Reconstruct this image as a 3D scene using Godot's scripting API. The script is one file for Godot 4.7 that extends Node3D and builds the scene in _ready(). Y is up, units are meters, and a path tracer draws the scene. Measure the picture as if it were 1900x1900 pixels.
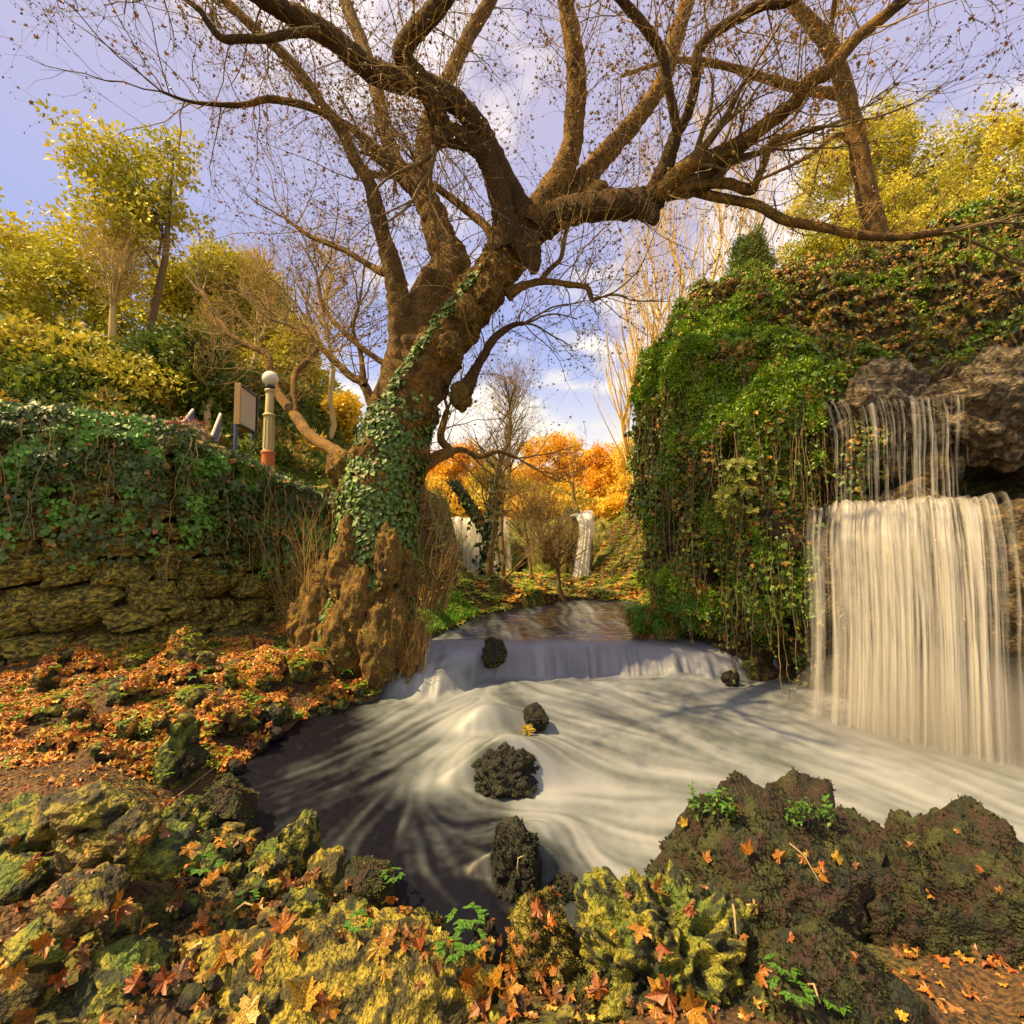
extends Node3D
# An autumn river below a leaning plane tree: mossy boulders in front, an ivy cliff with a fall on the right,
# a leaf-strewn bank with a stone wall and a terrace on the left, low falls and yellow trees behind.

const EYE := Vector3(0.0, 2.2, 0.0)
const PITCH := 3.2          # degrees upwards
const FOCAL := 900.0        # pixels of the 1900-pixel photograph
var sun_dir := Vector3(-0.56, 0.80, 0.14).normalized()   # towards the sun

var M := {}                 # materials
var LEAF := {}              # shared leaf meshes
var used := {}              # names taken
var n1 := FastNoiseLite.new()
var n2 := FastNoiseLite.new()
var n3 := FastNoiseLite.new()
var cell := FastNoiseLite.new()
var c_right := Vector3.RIGHT
var c_up := Vector3.UP
var c_fwd := Vector3.FORWARD

func _ready() -> void:
	setup_view()
	setup_noise()
	setup_materials()
	setup_leaves()
	setup_height_grid()
	build_ground()
	build_water()
	build_cliff()
	build_far_ledge()
	build_right_waterfall()
	build_retaining_wall()
	build_plane_tree()
	build_background_trees()
	build_terrace_things()
	build_rocks()
	build_bank_plants()
	build_leaf_litter()

func setup_view() -> void:
	var cam := Camera3D.new()
	cam.name = "camera"
	cam.position = EYE
	cam.rotation_degrees = Vector3(PITCH, 0, 0)
	cam.fov = rad_to_deg(2.0 * atan(950.0 / FOCAL))
	cam.near = 0.05
	cam.far = 400.0
	add_child(cam)
	cam.current = true
	c_right = cam.basis.x
	c_up = cam.basis.y
	c_fwd = -cam.basis.z
	var sun := DirectionalLight3D.new()
	sun.name = "sun"
	sun.light_color = Color(1.0, 0.87, 0.62)
	sun.light_energy = 1.6
	sun.light_angular_distance = 0.6
	sun.shadow_enabled = true
	add_child(sun)
	sun.look_at_from_position(sun_dir * 50.0, Vector3.ZERO, Vector3.UP)
	var env := Environment.new()
	env.background_mode = Environment.BG_SKY
	var sk := Sky.new()
	sk.sky_material = make_sky()
	env.sky = sk
	env.background_energy_multiplier = 1.0
	env.tonemap_mode = Environment.TONE_MAPPER_LINEAR
	env.tonemap_exposure = 2.05
	env.volumetric_fog_enabled = true
	env.volumetric_fog_density = 0.0
	env.sdfgi_enabled = true
	env.ssao_enabled = true
	env.ssil_enabled = true
	var we := WorldEnvironment.new()
	we.name = "environment"
	we.environment = env
	add_child(we)

func make_sky() -> PanoramaSkyMaterial:
	# air and broken cloud: lavender blue above, cream cumulus lower down, a warm glow round the sun
	var w := 2048
	var h := 1024
	var a := FastNoiseLite.new()
	a.seed = 11; a.noise_type = FastNoiseLite.TYPE_SIMPLEX_SMOOTH; a.frequency = 0.55
	a.fractal_type = FastNoiseLite.FRACTAL_FBM; a.fractal_octaves = 6; a.fractal_gain = 0.52
	var b := FastNoiseLite.new()
	b.seed = 29; b.frequency = 2.2; b.fractal_type = FastNoiseLite.FRACTAL_FBM; b.fractal_octaves = 4
	var px := PackedFloat32Array()
	px.resize(w * h * 3)
	var top := Vector3(0.45, 0.42, 0.58)
	var mid := Vector3(0.28, 0.38, 0.74)
	var hor := Vector3(1.0, 0.91, 0.70)
	var pink := Vector3(0.86, 0.77, 0.78)
	var cream := Vector3(1.0, 0.92, 0.80)
	var half := h / 2 + 4
	for y in half:
		var el: float = (0.5 - (y + 0.5) / h) * PI
		var cy := cos(el)
		var sy := maxf(sin(el), 0.0)
		var base := mid.lerp(top, smoothstep(0.18, 0.75, sy))
		base = hor.lerp(base, smoothstep(0.04, 0.42, sy))
		var cloud := cream.lerp(pink, smoothstep(0.25, 0.65, sy))
		for x in w:
			var az: float = (x + 0.5) / w * TAU
			var d := Vector3(sin(az) * cy, sy, -cos(az) * cy)
			var k := 1.0 / (sy + 0.22)
			var q := Vector3(d.x * k, 0.0, d.z * k)
			var n := a.get_noise_3d(q.x * 1.25, 3.0, q.z * 1.25) * 1.7 + b.get_noise_3d(d.x * 3.4, d.y * 7.0, d.z * 3.4) * 0.5
			var cov := smoothstep(-0.22, 0.34, n + 0.12 * (1.0 - sy))
			var c := base.lerp(cloud * (0.86 + 0.34 * n), cov * 0.94)
			var g := maxf(d.dot(sun_dir), 0.0)
			c += Vector3(1.0, 0.82, 0.5) * (0.22 * pow(g, 14.0))
			var o := (y * w + x) * 3
			c *= 0.64
			px[o] = c.x; px[o + 1] = c.y; px[o + 2] = c.z
	for y in range(half, h):
		for x in w:
			var o := (y * w + x) * 3
			px[o] = 0.16; px[o + 1] = 0.13; px[o + 2] = 0.08
	var im := Image.create_from_data(w, h, false, Image.FORMAT_RGBF, px.to_byte_array())
	var m := PanoramaSkyMaterial.new()
	m.panorama = ImageTexture.create_from_image(im)
	return m

# ------------------------------------------------------------------ places
func W(px: float, py: float, d: float) -> Vector3:
	# the point at depth d (metres along the view) behind that pixel of the 1900-pixel photograph
	return EYE + c_right * ((px - 950.0) / FOCAL * d) + c_up * ((950.0 - py) / FOCAL * d) + c_fwd * d

func ray(px: float, py: float) -> Vector3:
	return (W(px, py, 1.0) - EYE)

func setup_noise() -> void:
	n1.seed = 3; n1.noise_type = FastNoiseLite.TYPE_SIMPLEX_SMOOTH; n1.frequency = 1.0
	n1.fractal_type = FastNoiseLite.FRACTAL_FBM; n1.fractal_octaves = 3
	n2.seed = 17; n2.noise_type = FastNoiseLite.TYPE_SIMPLEX; n2.frequency = 1.0
	n2.fractal_type = FastNoiseLite.FRACTAL_RIDGED; n2.fractal_octaves = 3
	n3.seed = 71; n3.noise_type = FastNoiseLite.TYPE_SIMPLEX; n3.frequency = 1.0; n3.fractal_type = FastNoiseLite.FRACTAL_NONE
	cell.seed = 5; cell.noise_type = FastNoiseLite.TYPE_CELLULAR; cell.frequency = 1.0
	cell.cellular_return_type = FastNoiseLite.RETURN_DISTANCE; cell.fractal_type = FastNoiseLite.FRACTAL_NONE
	cell.cellular_jitter = 1.0

# ------------------------------------------------------------------ mesh helpers
class MB:
	var v := PackedVector3Array()
	var n := PackedVector3Array()
	var c := PackedColorArray()
	var t := PackedVector2Array()
	var i := PackedInt32Array()

	func mesh(make_normals := false) -> ArrayMesh:
		var a := []
		a.resize(Mesh.ARRAY_MAX)
		a[Mesh.ARRAY_VERTEX] = v
		if n.size() == v.size() and not make_normals: a[Mesh.ARRAY_NORMAL] = n
		if c.size() == v.size(): a[Mesh.ARRAY_COLOR] = c
		if t.size() == v.size(): a[Mesh.ARRAY_TEX_UV] = t
		a[Mesh.ARRAY_INDEX] = i
		if make_normals:
			var st := SurfaceTool.new()
			st.create_from_arrays(a)
			st.generate_normals()
			st.index()
			return st.commit()
		var m := ArrayMesh.new()
		m.add_surface_from_arrays(Mesh.PRIMITIVE_TRIANGLES, a)
		return m

	func grid(rows: int, cols: int, start := 0) -> void:
		for r in rows - 1:
			for k in cols - 1:
				var o := start + r * cols + k
				i.append(o); i.append(o + cols); i.append(o + cols + 1)
				i.append(o); i.append(o + cols + 1); i.append(o + 1)

	func tri(a: Vector3, b: Vector3, d: Vector3, col := Color.WHITE) -> void:
		var nn := (d - a).cross(b - a).normalized()
		var s := v.size()
		v.append(a); v.append(b); v.append(d)
		for k in 3:
			n.append(nn); c.append(col); i.append(s + k)

	func quad(a: Vector3, b: Vector3, d: Vector3, e: Vector3, col := Color.WHITE) -> void:
		tri(a, b, d, col); tri(a, d, e, col)

	func box(p: Vector3, s: Vector3, b := Basis(), col := Color.WHITE) -> void:
		# a box with chamfered edges
		var ch := minf(minf(s.x, s.y), s.z) * 0.12
		var h := s * 0.5
		for ax in 3:
			for sg in [-1.0, 1.0]:
				var u := (ax + 1) % 3
				var w := (ax + 2) % 3
				var q := []
				for k in [[-1, -1], [-1, 1], [1, 1], [1, -1]]:
					var r := Vector3.ZERO
					r[ax] = h[ax] * sg
					r[u] = (h[u] - ch) * k[0]
					r[w] = (h[w] - ch) * k[1]
					q.append(p + b * r)
				if sg > 0: quad(q[0], q[1], q[2], q[3], col)
				else: quad(q[3], q[2], q[1], q[0], col)
		for ax in 3:
			var u := (ax + 1) % 3
			var w := (ax + 2) % 3
			for su in [-1.0, 1.0]:
				for sw in [-1.0, 1.0]:
					var e := []
					for k in [[-1, 0], [1, 0], [1, 1], [-1, 1]]:
						var r := Vector3.ZERO
						r[ax] = (h[ax] - ch) * k[0]
						r[u] = (h[u] if k[1] == 0 else h[u] - ch) * su
						r[w] = (h[w] - ch if k[1] == 0 else h[w]) * sw
						e.append(p + b * r)
					var nn: Vector3 = (e[2] - e[0]).cross(e[1] - e[0])
					if nn.dot((e[0] + e[2]) * 0.5 - p) > 0.0: quad(e[0], e[1], e[2], e[3], col)
					else: quad(e[3], e[2], e[1], e[0], col)

	func tube(p: Array, r: Array, sides := 5, col := Color.WHITE, cap := false) -> void:
		var m := p.size()
		if m < 2: return
		var s := v.size()
		var tan: Vector3 = (p[1] - p[0]).normalized()
		var nn := tan.cross(Vector3.UP if absf(tan.y) < 0.9 else Vector3.RIGHT).normalized()
		for k in m:
			var t2: Vector3 = (p[mini(k + 1, m - 1)] - p[maxi(k - 1, 0)]).normalized()
			nn = (nn - t2 * nn.dot(t2)).normalized()
			var bb := t2.cross(nn)
			var pk: Vector3 = p[k]
			var rk: float = r[k]
			for j in sides + 1:
				var a := TAU * j / sides
				var o := nn * cos(a) + bb * sin(a)
				v.append(pk + o * rk); n.append(o); c.append(col)
		for k in m - 1:
			for j in sides:
				var o := s + k * (sides + 1) + j
				i.append(o); i.append(o + sides + 1); i.append(o + sides + 2)
				i.append(o); i.append(o + sides + 2); i.append(o + 1)
		if cap:
			for e in [0, m - 1]:
				var q := v.size()
				var o: int = s + e * (sides + 1)
				var dn: Vector3 = (p[0] - p[1]).normalized() if e == 0 else (p[m - 1] - p[m - 2]).normalized()
				v.append(p[e] + dn * r[e] * 0.25); n.append(dn); c.append(col)
				for j in sides:
					i.append(q)
					i.append(o + (j if e == 0 else j + 1)); i.append(o + (j + 1 if e == 0 else j))

	func lathe(p: Vector3, prof: Array, sides := 20, col := Color.WHITE) -> void:
		# prof: [radius, height] from the bottom up
		var s := v.size()
		var m := prof.size()
		for k in m:
			var t2 := Vector2(prof[mini(k + 1, m - 1)][0] - prof[maxi(k - 1, 0)][0], prof[mini(k + 1, m - 1)][1] - prof[maxi(k - 1, 0)][1]).normalized()
			for j in sides + 1:
				var a := TAU * j / sides
				# the tangent runs up, so turn the other way round for clockwise faces
				v.append(p + Vector3(cos(-a) * prof[k][0], prof[k][1], sin(-a) * prof[k][0]))
				n.append(Vector3(cos(-a) * t2.y, -t2.x, sin(-a) * t2.y).normalized()); c.append(col)
		for k in m - 1:
			for j in sides:
				var o := s + k * (sides + 1) + j
				i.append(o); i.append(o + sides + 1); i.append(o + sides + 2)
				i.append(o); i.append(o + sides + 2); i.append(o + 1)

func named(called: String) -> String:
	if not used.has(called):
		used[called] = 0
		return called
	used[called] += 1
	return "%s_%03d" % [called, used[called]]

func thing(called: String, label: String, category: String, at := Vector3.ZERO, group := "") -> Node3D:
	var o := Node3D.new()
	o.name = named(called)
	o.position = at
	add_child(o)
	tag(o, label, category, group)
	return o

func tag(o: Node, label: String, category := "", group := "", kind := "") -> void:
	if label: o.set_meta("label", label)
	if category: o.set_meta("category", category)
	if group: o.set_meta("group", group)
	if kind: o.set_meta("kind", kind)

func part(called: String, mesh: Mesh, mat: Material, parent: Node3D, in_world := true, kind := "") -> MeshInstance3D:
	# a part of a thing; with in_world the mesh is given in world coordinates
	var o := MeshInstance3D.new()
	o.name = called
	o.mesh = mesh
	o.material_override = mat
	parent.add_child(o, true)
	if in_world:
		var at := Vector3.ZERO
		var q: Node = parent
		while q != self:
			at += q.position
			q = q.get_parent()
		o.position = -at
	if kind: o.set_meta("kind", kind)
	return o

func single(called: String, mesh: Mesh, mat: Material, label: String, category: String, at := Vector3.ZERO, group := "", kind := "") -> MeshInstance3D:
	var o := MeshInstance3D.new()
	o.name = named(called)
	o.mesh = mesh
	o.material_override = mat
	o.position = at
	add_child(o)
	tag(o, label, category, group, kind)
	return o

func scatter(called: String, mesh: Mesh, mat: Material, where: Array, cols: PackedColorArray, parent: Node3D = null, label := "", category := "") -> MultiMeshInstance3D:
	# many copies of a small mesh that nobody could count, as one object of kind stuff
	var mm := MultiMesh.new()
	mm.transform_format = MultiMesh.TRANSFORM_3D
	mm.use_colors = true
	mm.mesh = mesh
	mm.instance_count = where.size()
	var at := Vector3.ZERO
	var q: Node = parent
	while q != null and q != self:
		at += q.position
		q = q.get_parent()
	var buf := PackedFloat32Array()
	buf.resize(where.size() * 16)
	for k in where.size():
		var t: Transform3D = where[k]
		var b := t.basis
		var p := t.origin - at
		var c := cols[k]
		var o := k * 16
		buf[o] = b.x.x; buf[o + 1] = b.y.x; buf[o + 2] = b.z.x; buf[o + 3] = p.x
		buf[o + 4] = b.x.y; buf[o + 5] = b.y.y; buf[o + 6] = b.z.y; buf[o + 7] = p.y
		buf[o + 8] = b.x.z; buf[o + 9] = b.y.z; buf[o + 10] = b.z.z; buf[o + 11] = p.z
		buf[o + 12] = c.r; buf[o + 13] = c.g; buf[o + 14] = c.b; buf[o + 15] = 1.0
	mm.buffer = buf
	var o := MultiMeshInstance3D.new()
	o.multimesh = mm
	o.material_override = mat
	if parent == null:
		o.name = named(called)
		add_child(o)
		tag(o, label, category, "", "stuff")
	else:
		o.name = called
		parent.add_child(o, true)
		o.set_meta("kind", "stuff")
	return o

func faced(up: Vector3, spin: float, s: Vector3) -> Basis:
	# a basis whose y runs along up, turned round it by spin and scaled
	var x := up.cross(Vector3(0.31, 0.2, 0.93)).normalized()
	var z := x.cross(up).normalized()
	return Basis(x, up, z).rotated(up, spin) * Basis.from_scale(s)

func rv(r: RandomNumberGenerator) -> Vector3:
	while true:
		var q := Vector3(r.randf_range(-1, 1), r.randf_range(-1, 1), r.randf_range(-1, 1))
		if q.length_squared() < 1.0 and q.length_squared() > 0.01:
			return q
	return Vector3.UP

func rng(s: int) -> RandomNumberGenerator:
	var r := RandomNumberGenerator.new()
	r.seed = s * 7919 + 13
	return r

func mixc(a: Color, b: Color, t: float) -> Color:
	return a.lerp(b, clampf(t, 0.0, 1.0))

func spline(p: Array, n: int) -> Array:
	# Catmull-Rom through Vector4 points (place and radius)
	var out := []
	var m := p.size()
	for k in m - 1:
		var a: Vector4 = p[maxi(k - 1, 0)]
		var b: Vector4 = p[k]
		var c: Vector4 = p[k + 1]
		var d: Vector4 = p[mini(k + 2, m - 1)]
		for j in n:
			var t := float(j) / n
			out.append(0.5 * (2.0 * b + (c - a) * t + (2.0 * a - 5.0 * b + 4.0 * c - d) * t * t + (3.0 * b - a - 3.0 * c + d) * t * t * t))
	out.append(p[m - 1])
	return out

# ------------------------------------------------------------------ materials
func noise_tex(s: int, freq: float, kind: int, oct: int, stops: Array, size := 512, cellular := false) -> NoiseTexture2D:
	var f := FastNoiseLite.new()
	f.seed = s
	f.frequency = freq
	f.noise_type = FastNoiseLite.TYPE_CELLULAR if cellular else FastNoiseLite.TYPE_SIMPLEX_SMOOTH
	f.fractal_type = kind
	f.fractal_octaves = oct
	var t := NoiseTexture2D.new()
	t.width = size
	t.height = size
	t.seamless = true
	t.seamless_blend_skirt = 0.3
	t.noise = f
	if stops.size():
		var g := Gradient.new()
		var off := PackedFloat32Array()
		var col := PackedColorArray()
		for q in stops:
			off.append(q[0])
			col.append(q[1])
		g.offsets = off
		g.colors = col
		t.color_ramp = g
	return t

func grey(v: float) -> Color:
	return Color(v, v, v)

func mat(called: String, col: Color, rough: float) -> StandardMaterial3D:
	# col is a linear colour
	var m := StandardMaterial3D.new()
	m.resource_name = called
	m.albedo_color = col.linear_to_srgb()
	m.roughness = rough
	M[called] = m
	return m

func tinted(called: String, rough: float, tex: Texture2D, scale: float, relief: Texture2D = null, depth := 0.0, rscale := 1.0) -> StandardMaterial3D:
	# vertex colours times a mottling texture
	var m := mat(called, Color.WHITE, rough)
	m.vertex_color_use_as_albedo = true
	m.albedo_texture = tex
	m.uv1_triplanar = true
	m.uv1_world_triplanar = true
	m.uv1_scale = Vector3.ONE * scale
	if relief:
		m.heightmap_enabled = true
		m.heightmap_texture = relief
		m.heightmap_scale = depth
	return m

func leafy(called: String, rough: float, through: float) -> StandardMaterial3D:
	# thin leaves: the copy's colour, some light passing through
	var m := mat(called, Color.WHITE, rough)
	m.vertex_color_use_as_albedo = true
	m.backlight_enabled = true
	m.backlight = Color(through, through, through)
	m.cull_mode = BaseMaterial3D.CULL_DISABLED
	return m

func setup_materials() -> void:
	var mott := noise_tex(1, 0.018, FastNoiseLite.FRACTAL_FBM, 6, [[0.0, grey(0.30)], [0.38, grey(0.52)], [0.55, grey(0.84)], [0.75, grey(1.0)], [1.0, grey(1.0)]])
	var speck := noise_tex(2, 0.05, FastNoiseLite.FRACTAL_FBM, 4, [[0.0, grey(0.28)], [0.38, grey(0.55)], [0.5, grey(0.94)], [1.0, grey(1.0)]])
	var bump := noise_tex(3, 0.03, FastNoiseLite.FRACTAL_FBM, 6, [])
	var pits := noise_tex(4, 0.035, FastNoiseLite.FRACTAL_FBM, 2, [], 512, true)
	var barkc := noise_tex(5, 0.016, FastNoiseLite.FRACTAL_RIDGED, 5, [[0.0, Color(0.30, 0.25, 0.19)], [0.35, Color(0.55, 0.47, 0.38)], [0.6, Color(0.84, 0.76, 0.63)], [1.0, Color(1.0, 0.96, 0.86)]])
	var barkb := noise_tex(6, 0.022, FastNoiseLite.FRACTAL_RIDGED, 5, [])
	tinted("stone", 0.85, mott, 1.6, bump, 3.0)
	tinted("boulder", 0.82, speck, 2.6, bump, 2.2)
	tinted("soil", 0.95, speck, 1.2, bump, 4.0)
	tinted("cliff", 0.95, mott, 0.9, bump, 5.0)
	tinted("bark", 0.9, barkc, 2.6, barkb, 6.0)
	tinted("bark_far", 0.9, barkc, 0.7)
	var tw := mat("twig", Color.WHITE, 0.85)
	tw.vertex_color_use_as_albedo = true
	leafy("leaf", 0.45, 0.5)
	leafy("ivy", 0.5, 0.25)
	leafy("crown", 0.6, 0.75)
	leafy("moss", 0.9, 0.3)
	var fo := mat("foam_water", Color.WHITE, 0.42)
	fo.vertex_color_use_as_albedo = true
	fo.metallic_specular = 0.32
	var wa := mat("water", Color.WHITE, 0.22)
	wa.vertex_color_use_as_albedo = true
	wa.metallic_specular = 0.5
	var veil := mat("veil", Color.WHITE, 0.55)
	veil.vertex_color_use_as_albedo = true
	veil.transparency = BaseMaterial3D.TRANSPARENCY_ALPHA
	veil.cull_mode = BaseMaterial3D.CULL_DISABLED
	veil.backlight_enabled = true
	veil.backlight = Color(0.6, 0.6, 0.6)
	# painted and made things
	mat("lamp_globe", Color(0.74, 0.68, 0.58), 0.25)
	mat("lamp_paint", Color(0.50, 0.40, 0.17), 0.6)
	mat("lamp_foot", Color(0.52, 0.13, 0.03), 0.65)
	mat("iron", Color(0.03, 0.03, 0.035), 0.5)
	mat("blue_paint", Color(0.12, 0.13, 0.34), 0.5)
	mat("blue_post", Color(0.06, 0.08, 0.20), 0.45)
	mat("pale_rail", Color(0.62, 0.58, 0.50), 0.5)
	mat("board", Color(0.52, 0.43, 0.34), 0.7)
	mat("board_edge", Color(0.42, 0.26, 0.10), 0.7)
	mat("terracotta", Color(0.36, 0.11, 0.05), 0.8)

# ------------------------------------------------------------------ leaves
func leaf_fan(outline: Array, fold: float, curl: float, teeth := 0.0) -> ArrayMesh:
	# a leaf blade in the x-z plane, the stalk at the origin and the tip along +z; half outlines are mirrored
	var m := MB.new()
	var pts := []
	for q in outline: pts.append(Vector2(q[0], q[1]))
	for k in range(outline.size() - 1, -1, -1):
		if outline[k][0] > 0.001: pts.append(Vector2(-outline[k][0], outline[k][1]))
	var lift := func(p: Vector2) -> Vector3:
		return Vector3(p.x, fold * absf(p.x) - curl * (p.y - 0.35) * (p.y - 0.35) + teeth * sin(p.x * 9.0 + p.y * 7.0), p.y)
	var mid := Vector2(0, 0.38)
	var n := pts.size()
	for k in n:
		var a: Vector3 = lift.call(mid)
		var b: Vector3 = lift.call(pts[k])
		var c: Vector3 = lift.call(pts[(k + 1) % n])
		var nn := (c - a).cross(b - a)
		if nn.y < 0: m.tri(a, c, b)
		else: m.tri(a, b, c)
	return m.mesh()

func plane_leaf(fold: float, curl: float, teeth: float) -> ArrayMesh:
	# the five-pointed, toothed leaf of the plane tree, one unit long
	var o := [[0.0, 0.02], [0.10, 0.0], [0.30, -0.10], [0.34, 0.04], [0.52, 0.06], [0.40, 0.16], [0.36, 0.24], [0.60, 0.40], [0.66, 0.58], [0.46, 0.54], [0.40, 0.62], [0.22, 0.46], [0.20, 0.62], [0.27, 0.72], [0.14, 0.78], [0.0, 1.05]]
	return leaf_fan(o, fold, curl, teeth)

func setup_leaves() -> void:
	LEAF.plane = [plane_leaf(0.18, 0.35, 0.05), plane_leaf(-0.45, 0.8, 0.08), plane_leaf(0.7, -0.6, 0.08), plane_leaf(0.15, 1.2, 0.10), plane_leaf(1.1, 0.6, 0.06), plane_leaf(-0.8, -0.5, 0.09), plane_leaf(0.4, 1.6, 0.12), plane_leaf(1.6, -0.2, 0.05)]
	LEAF.ivy = leaf_fan([[0.0, 0.0], [0.22, -0.12], [0.5, 0.12], [0.40, 0.36], [0.28, 0.60], [0.0, 1.0]], 0.16, 0.2)
	LEAF.oval = leaf_fan([[0.0, 0.0], [0.2, 0.25], [0.24, 0.5], [0.0, 1.0]], 0.12, 0.3)
	# a spray of small leaves, one unit across
	LEAF.clump = spray(rng(5), 14, 0.36, LEAF_OVAL)
	LEAF.fine = spray(rng(6), 22, 0.20, LEAF_OVAL)
	LEAF.feathery = spray(rng(16), 34, 0.24, LEAF_OVAL)
	LEAF.fern = fern(rng(7))
	LEAF.tuft = tuft(rng(8), 9, 0.05, 1.0)
	LEAF.moss = tuft(rng(9), 7, 0.14, 0.7)
	LEAF.herb = herb(rng(10))

const LEAF_OVAL := [[0.0, 0.0], [0.26, 0.4], [0.0, 1.0]]

func spray(r: RandomNumberGenerator, n: int, size: float, _o: Array) -> ArrayMesh:
	var m := MB.new()
	for k in n:
		var p := rv(r) * 0.5
		var d := (p.normalized() + rv(r) * 0.9).normalized()
		var side := d.cross(rv(r)).normalized()
		var w := size * 0.28
		var up := side.cross(d) * size * 0.06
		m.tri(p, p + d * size * 0.45 + side * w + up, p + d * size)
		m.tri(p, p + d * size, p + d * size * 0.45 - side * w + up)
	return m.mesh()

func fern(r: RandomNumberGenerator) -> ArrayMesh:
	# arching fronds with leaflets
	var m := MB.new()
	for k in 7:
		var a := TAU * k / 7.0 + r.randf() * 0.6
		var o := Vector3(cos(a), 0, sin(a))
		var side := o.cross(Vector3.UP)
		var prev := Vector3.ZERO
		for j in range(1, 6):
			var t := j / 5.0
			var q := o * (0.75 * t) + Vector3.UP * (0.55 * t - 0.55 * t * t * 0.9)
			var w := 0.17 * (1.0 - t * 0.8)
			for s in [-1.0, 1.0]:
				m.tri(prev, prev + side * s * w + o * 0.06 + Vector3.DOWN * 0.02, q)
			prev = q
	return m.mesh()

func tuft(r: RandomNumberGenerator, n: int, w: float, lean: float) -> ArrayMesh:
	var m := MB.new()
	for k in n:
		var a := r.randf() * TAU
		var o := Vector3(cos(a), 0, sin(a))
		var p := o * r.randf() * 0.25
		var tip := p + o * lean * r.randf_range(0.1, 0.6) + Vector3.UP * r.randf_range(0.5, 1.0)
		var side := o.cross(Vector3.UP).rotated(Vector3.UP, r.randf_range(-0.6, 0.6)) * w
		var mid := p.lerp(tip, 0.5) + Vector3.UP * 0.12
		m.quad(p - side, mid - side, mid + side, p + side)
		m.tri(mid - side, tip, mid + side)
	return m.mesh()

func herb(r: RandomNumberGenerator) -> ArrayMesh:
	# a low plant: stalks that each carry three broad leaflets
	var m := MB.new()
	for k in 6:
		var a := TAU * k / 6.0 + r.randf()
		var o := Vector3(cos(a), 0, sin(a))
		var top := o * r.randf_range(0.2, 0.5) + Vector3.UP * r.randf_range(0.35, 0.7)
		m.tri(Vector3(0.01, 0, 0), top, Vector3(-0.01, 0, 0))
		for j in [-1.0, 0.0, 1.0]:
			var d := o.rotated(Vector3.UP, j * 1.15) + Vector3.UP * r.randf_range(-0.3, 0.1)
			var s := d.cross(Vector3.UP).normalized() * 0.11
			m.tri(top, top + d * 0.16 + s + Vector3.UP * 0.02, top + d * 0.36)
			m.tri(top, top + d * 0.36, top + d * 0.16 - s + Vector3.UP * 0.02)
	return m.mesh()

# ------------------------------------------------------------------ land and water levels; d is the distance in front of the camera, -z
const SHORE := [[-2.5, 4.05], [-2.1, 3.67], [-1.66, 3.45], [-1.1, 3.12], [-0.73, 2.85], [-0.35, 2.6], [0.05, 2.72], [0.5, 2.8], [1.2, 2.85], [2.2, 2.85], [3.5, 2.5], [6.0, 2.0], [9.0, 1.8], [9.0, 5.0], [5.6, 5.6], [4.4, 6.6], [3.2, 7.6], [2.5, 8.4], [2.55, 9.6], [3.2, 12.2], [1.9, 12.9], [0.9, 12.1], [-0.1, 10.9], [-0.75, 10.1], [-1.0, 9.0], [-1.42, 7.8], [-1.42, 7.1], [-1.52, 6.5], [-2.0, 6.0], [-2.4, 5.5], [-2.5, 4.7]]
const WALL := [[-10.0, 4.6], [-7.4, 5.8], [-5.25, 7.3], [-4.55, 8.7], [-3.4, 9.5], [-2.5, 10.3]]
var shore_poly := PackedVector2Array()
var HG := PackedFloat32Array()     # tops of ground and rocks near the camera
const HX0 := -6.4
const HD0 := 1.3
const HC := 0.04
const HW := 340
const HH := 210

func level(d: float) -> float:
	# the calm level of the river at that distance, without the drop
	var k := [[0.0, -0.03], [2.5, 0.0], [4.0, 0.07], [5.5, 0.16], [7.0, 0.27]]
	if d >= 7.0: return lerpf(0.27, 0.62, smoothstep(7.0, 7.6, d))
	for j in k.size() - 1:
		if d < k[j + 1][0]:
			return lerpf(k[j][1], k[j + 1][1], (d - k[j][0]) / (k[j + 1][0] - k[j][0]))
	return 0.27

func poly_dist(x: float, d: float, poly: Array, closed: bool) -> float:
	var best := 1e9
	var p := Vector2(x, d)
	for k in poly.size() - (0 if closed else 1):
		var a := Vector2(poly[k][0], poly[k][1])
		var b := Vector2(poly[(k + 1) % poly.size()][0], poly[(k + 1) % poly.size()][1])
		best = minf(best, p.distance_squared_to(Geometry2D.get_closest_point_to_segment(p, a, b)))
	return sqrt(best)

func wall_side(x: float, d: float) -> float:
	# how far a place lies behind the line of the retaining wall; negative in front of it
	var best := 1e9
	var out := 0.0
	var p := Vector2(x, d)
	for k in WALL.size() - 1:
		var a := Vector2(WALL[k][0], WALL[k][1])
		var b := Vector2(WALL[k + 1][0], WALL[k + 1][1])
		var q := Geometry2D.get_closest_point_to_segment(p, a, b)
		var r := p.distance_to(q)
		if r < best:
			best = r
			out = r * signf((b - a).cross(p - a))
	return out

func wall_top(x: float) -> float:
	return lerpf(3.7, 3.0, smoothstep(-5.4, -3.4, x))

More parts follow.
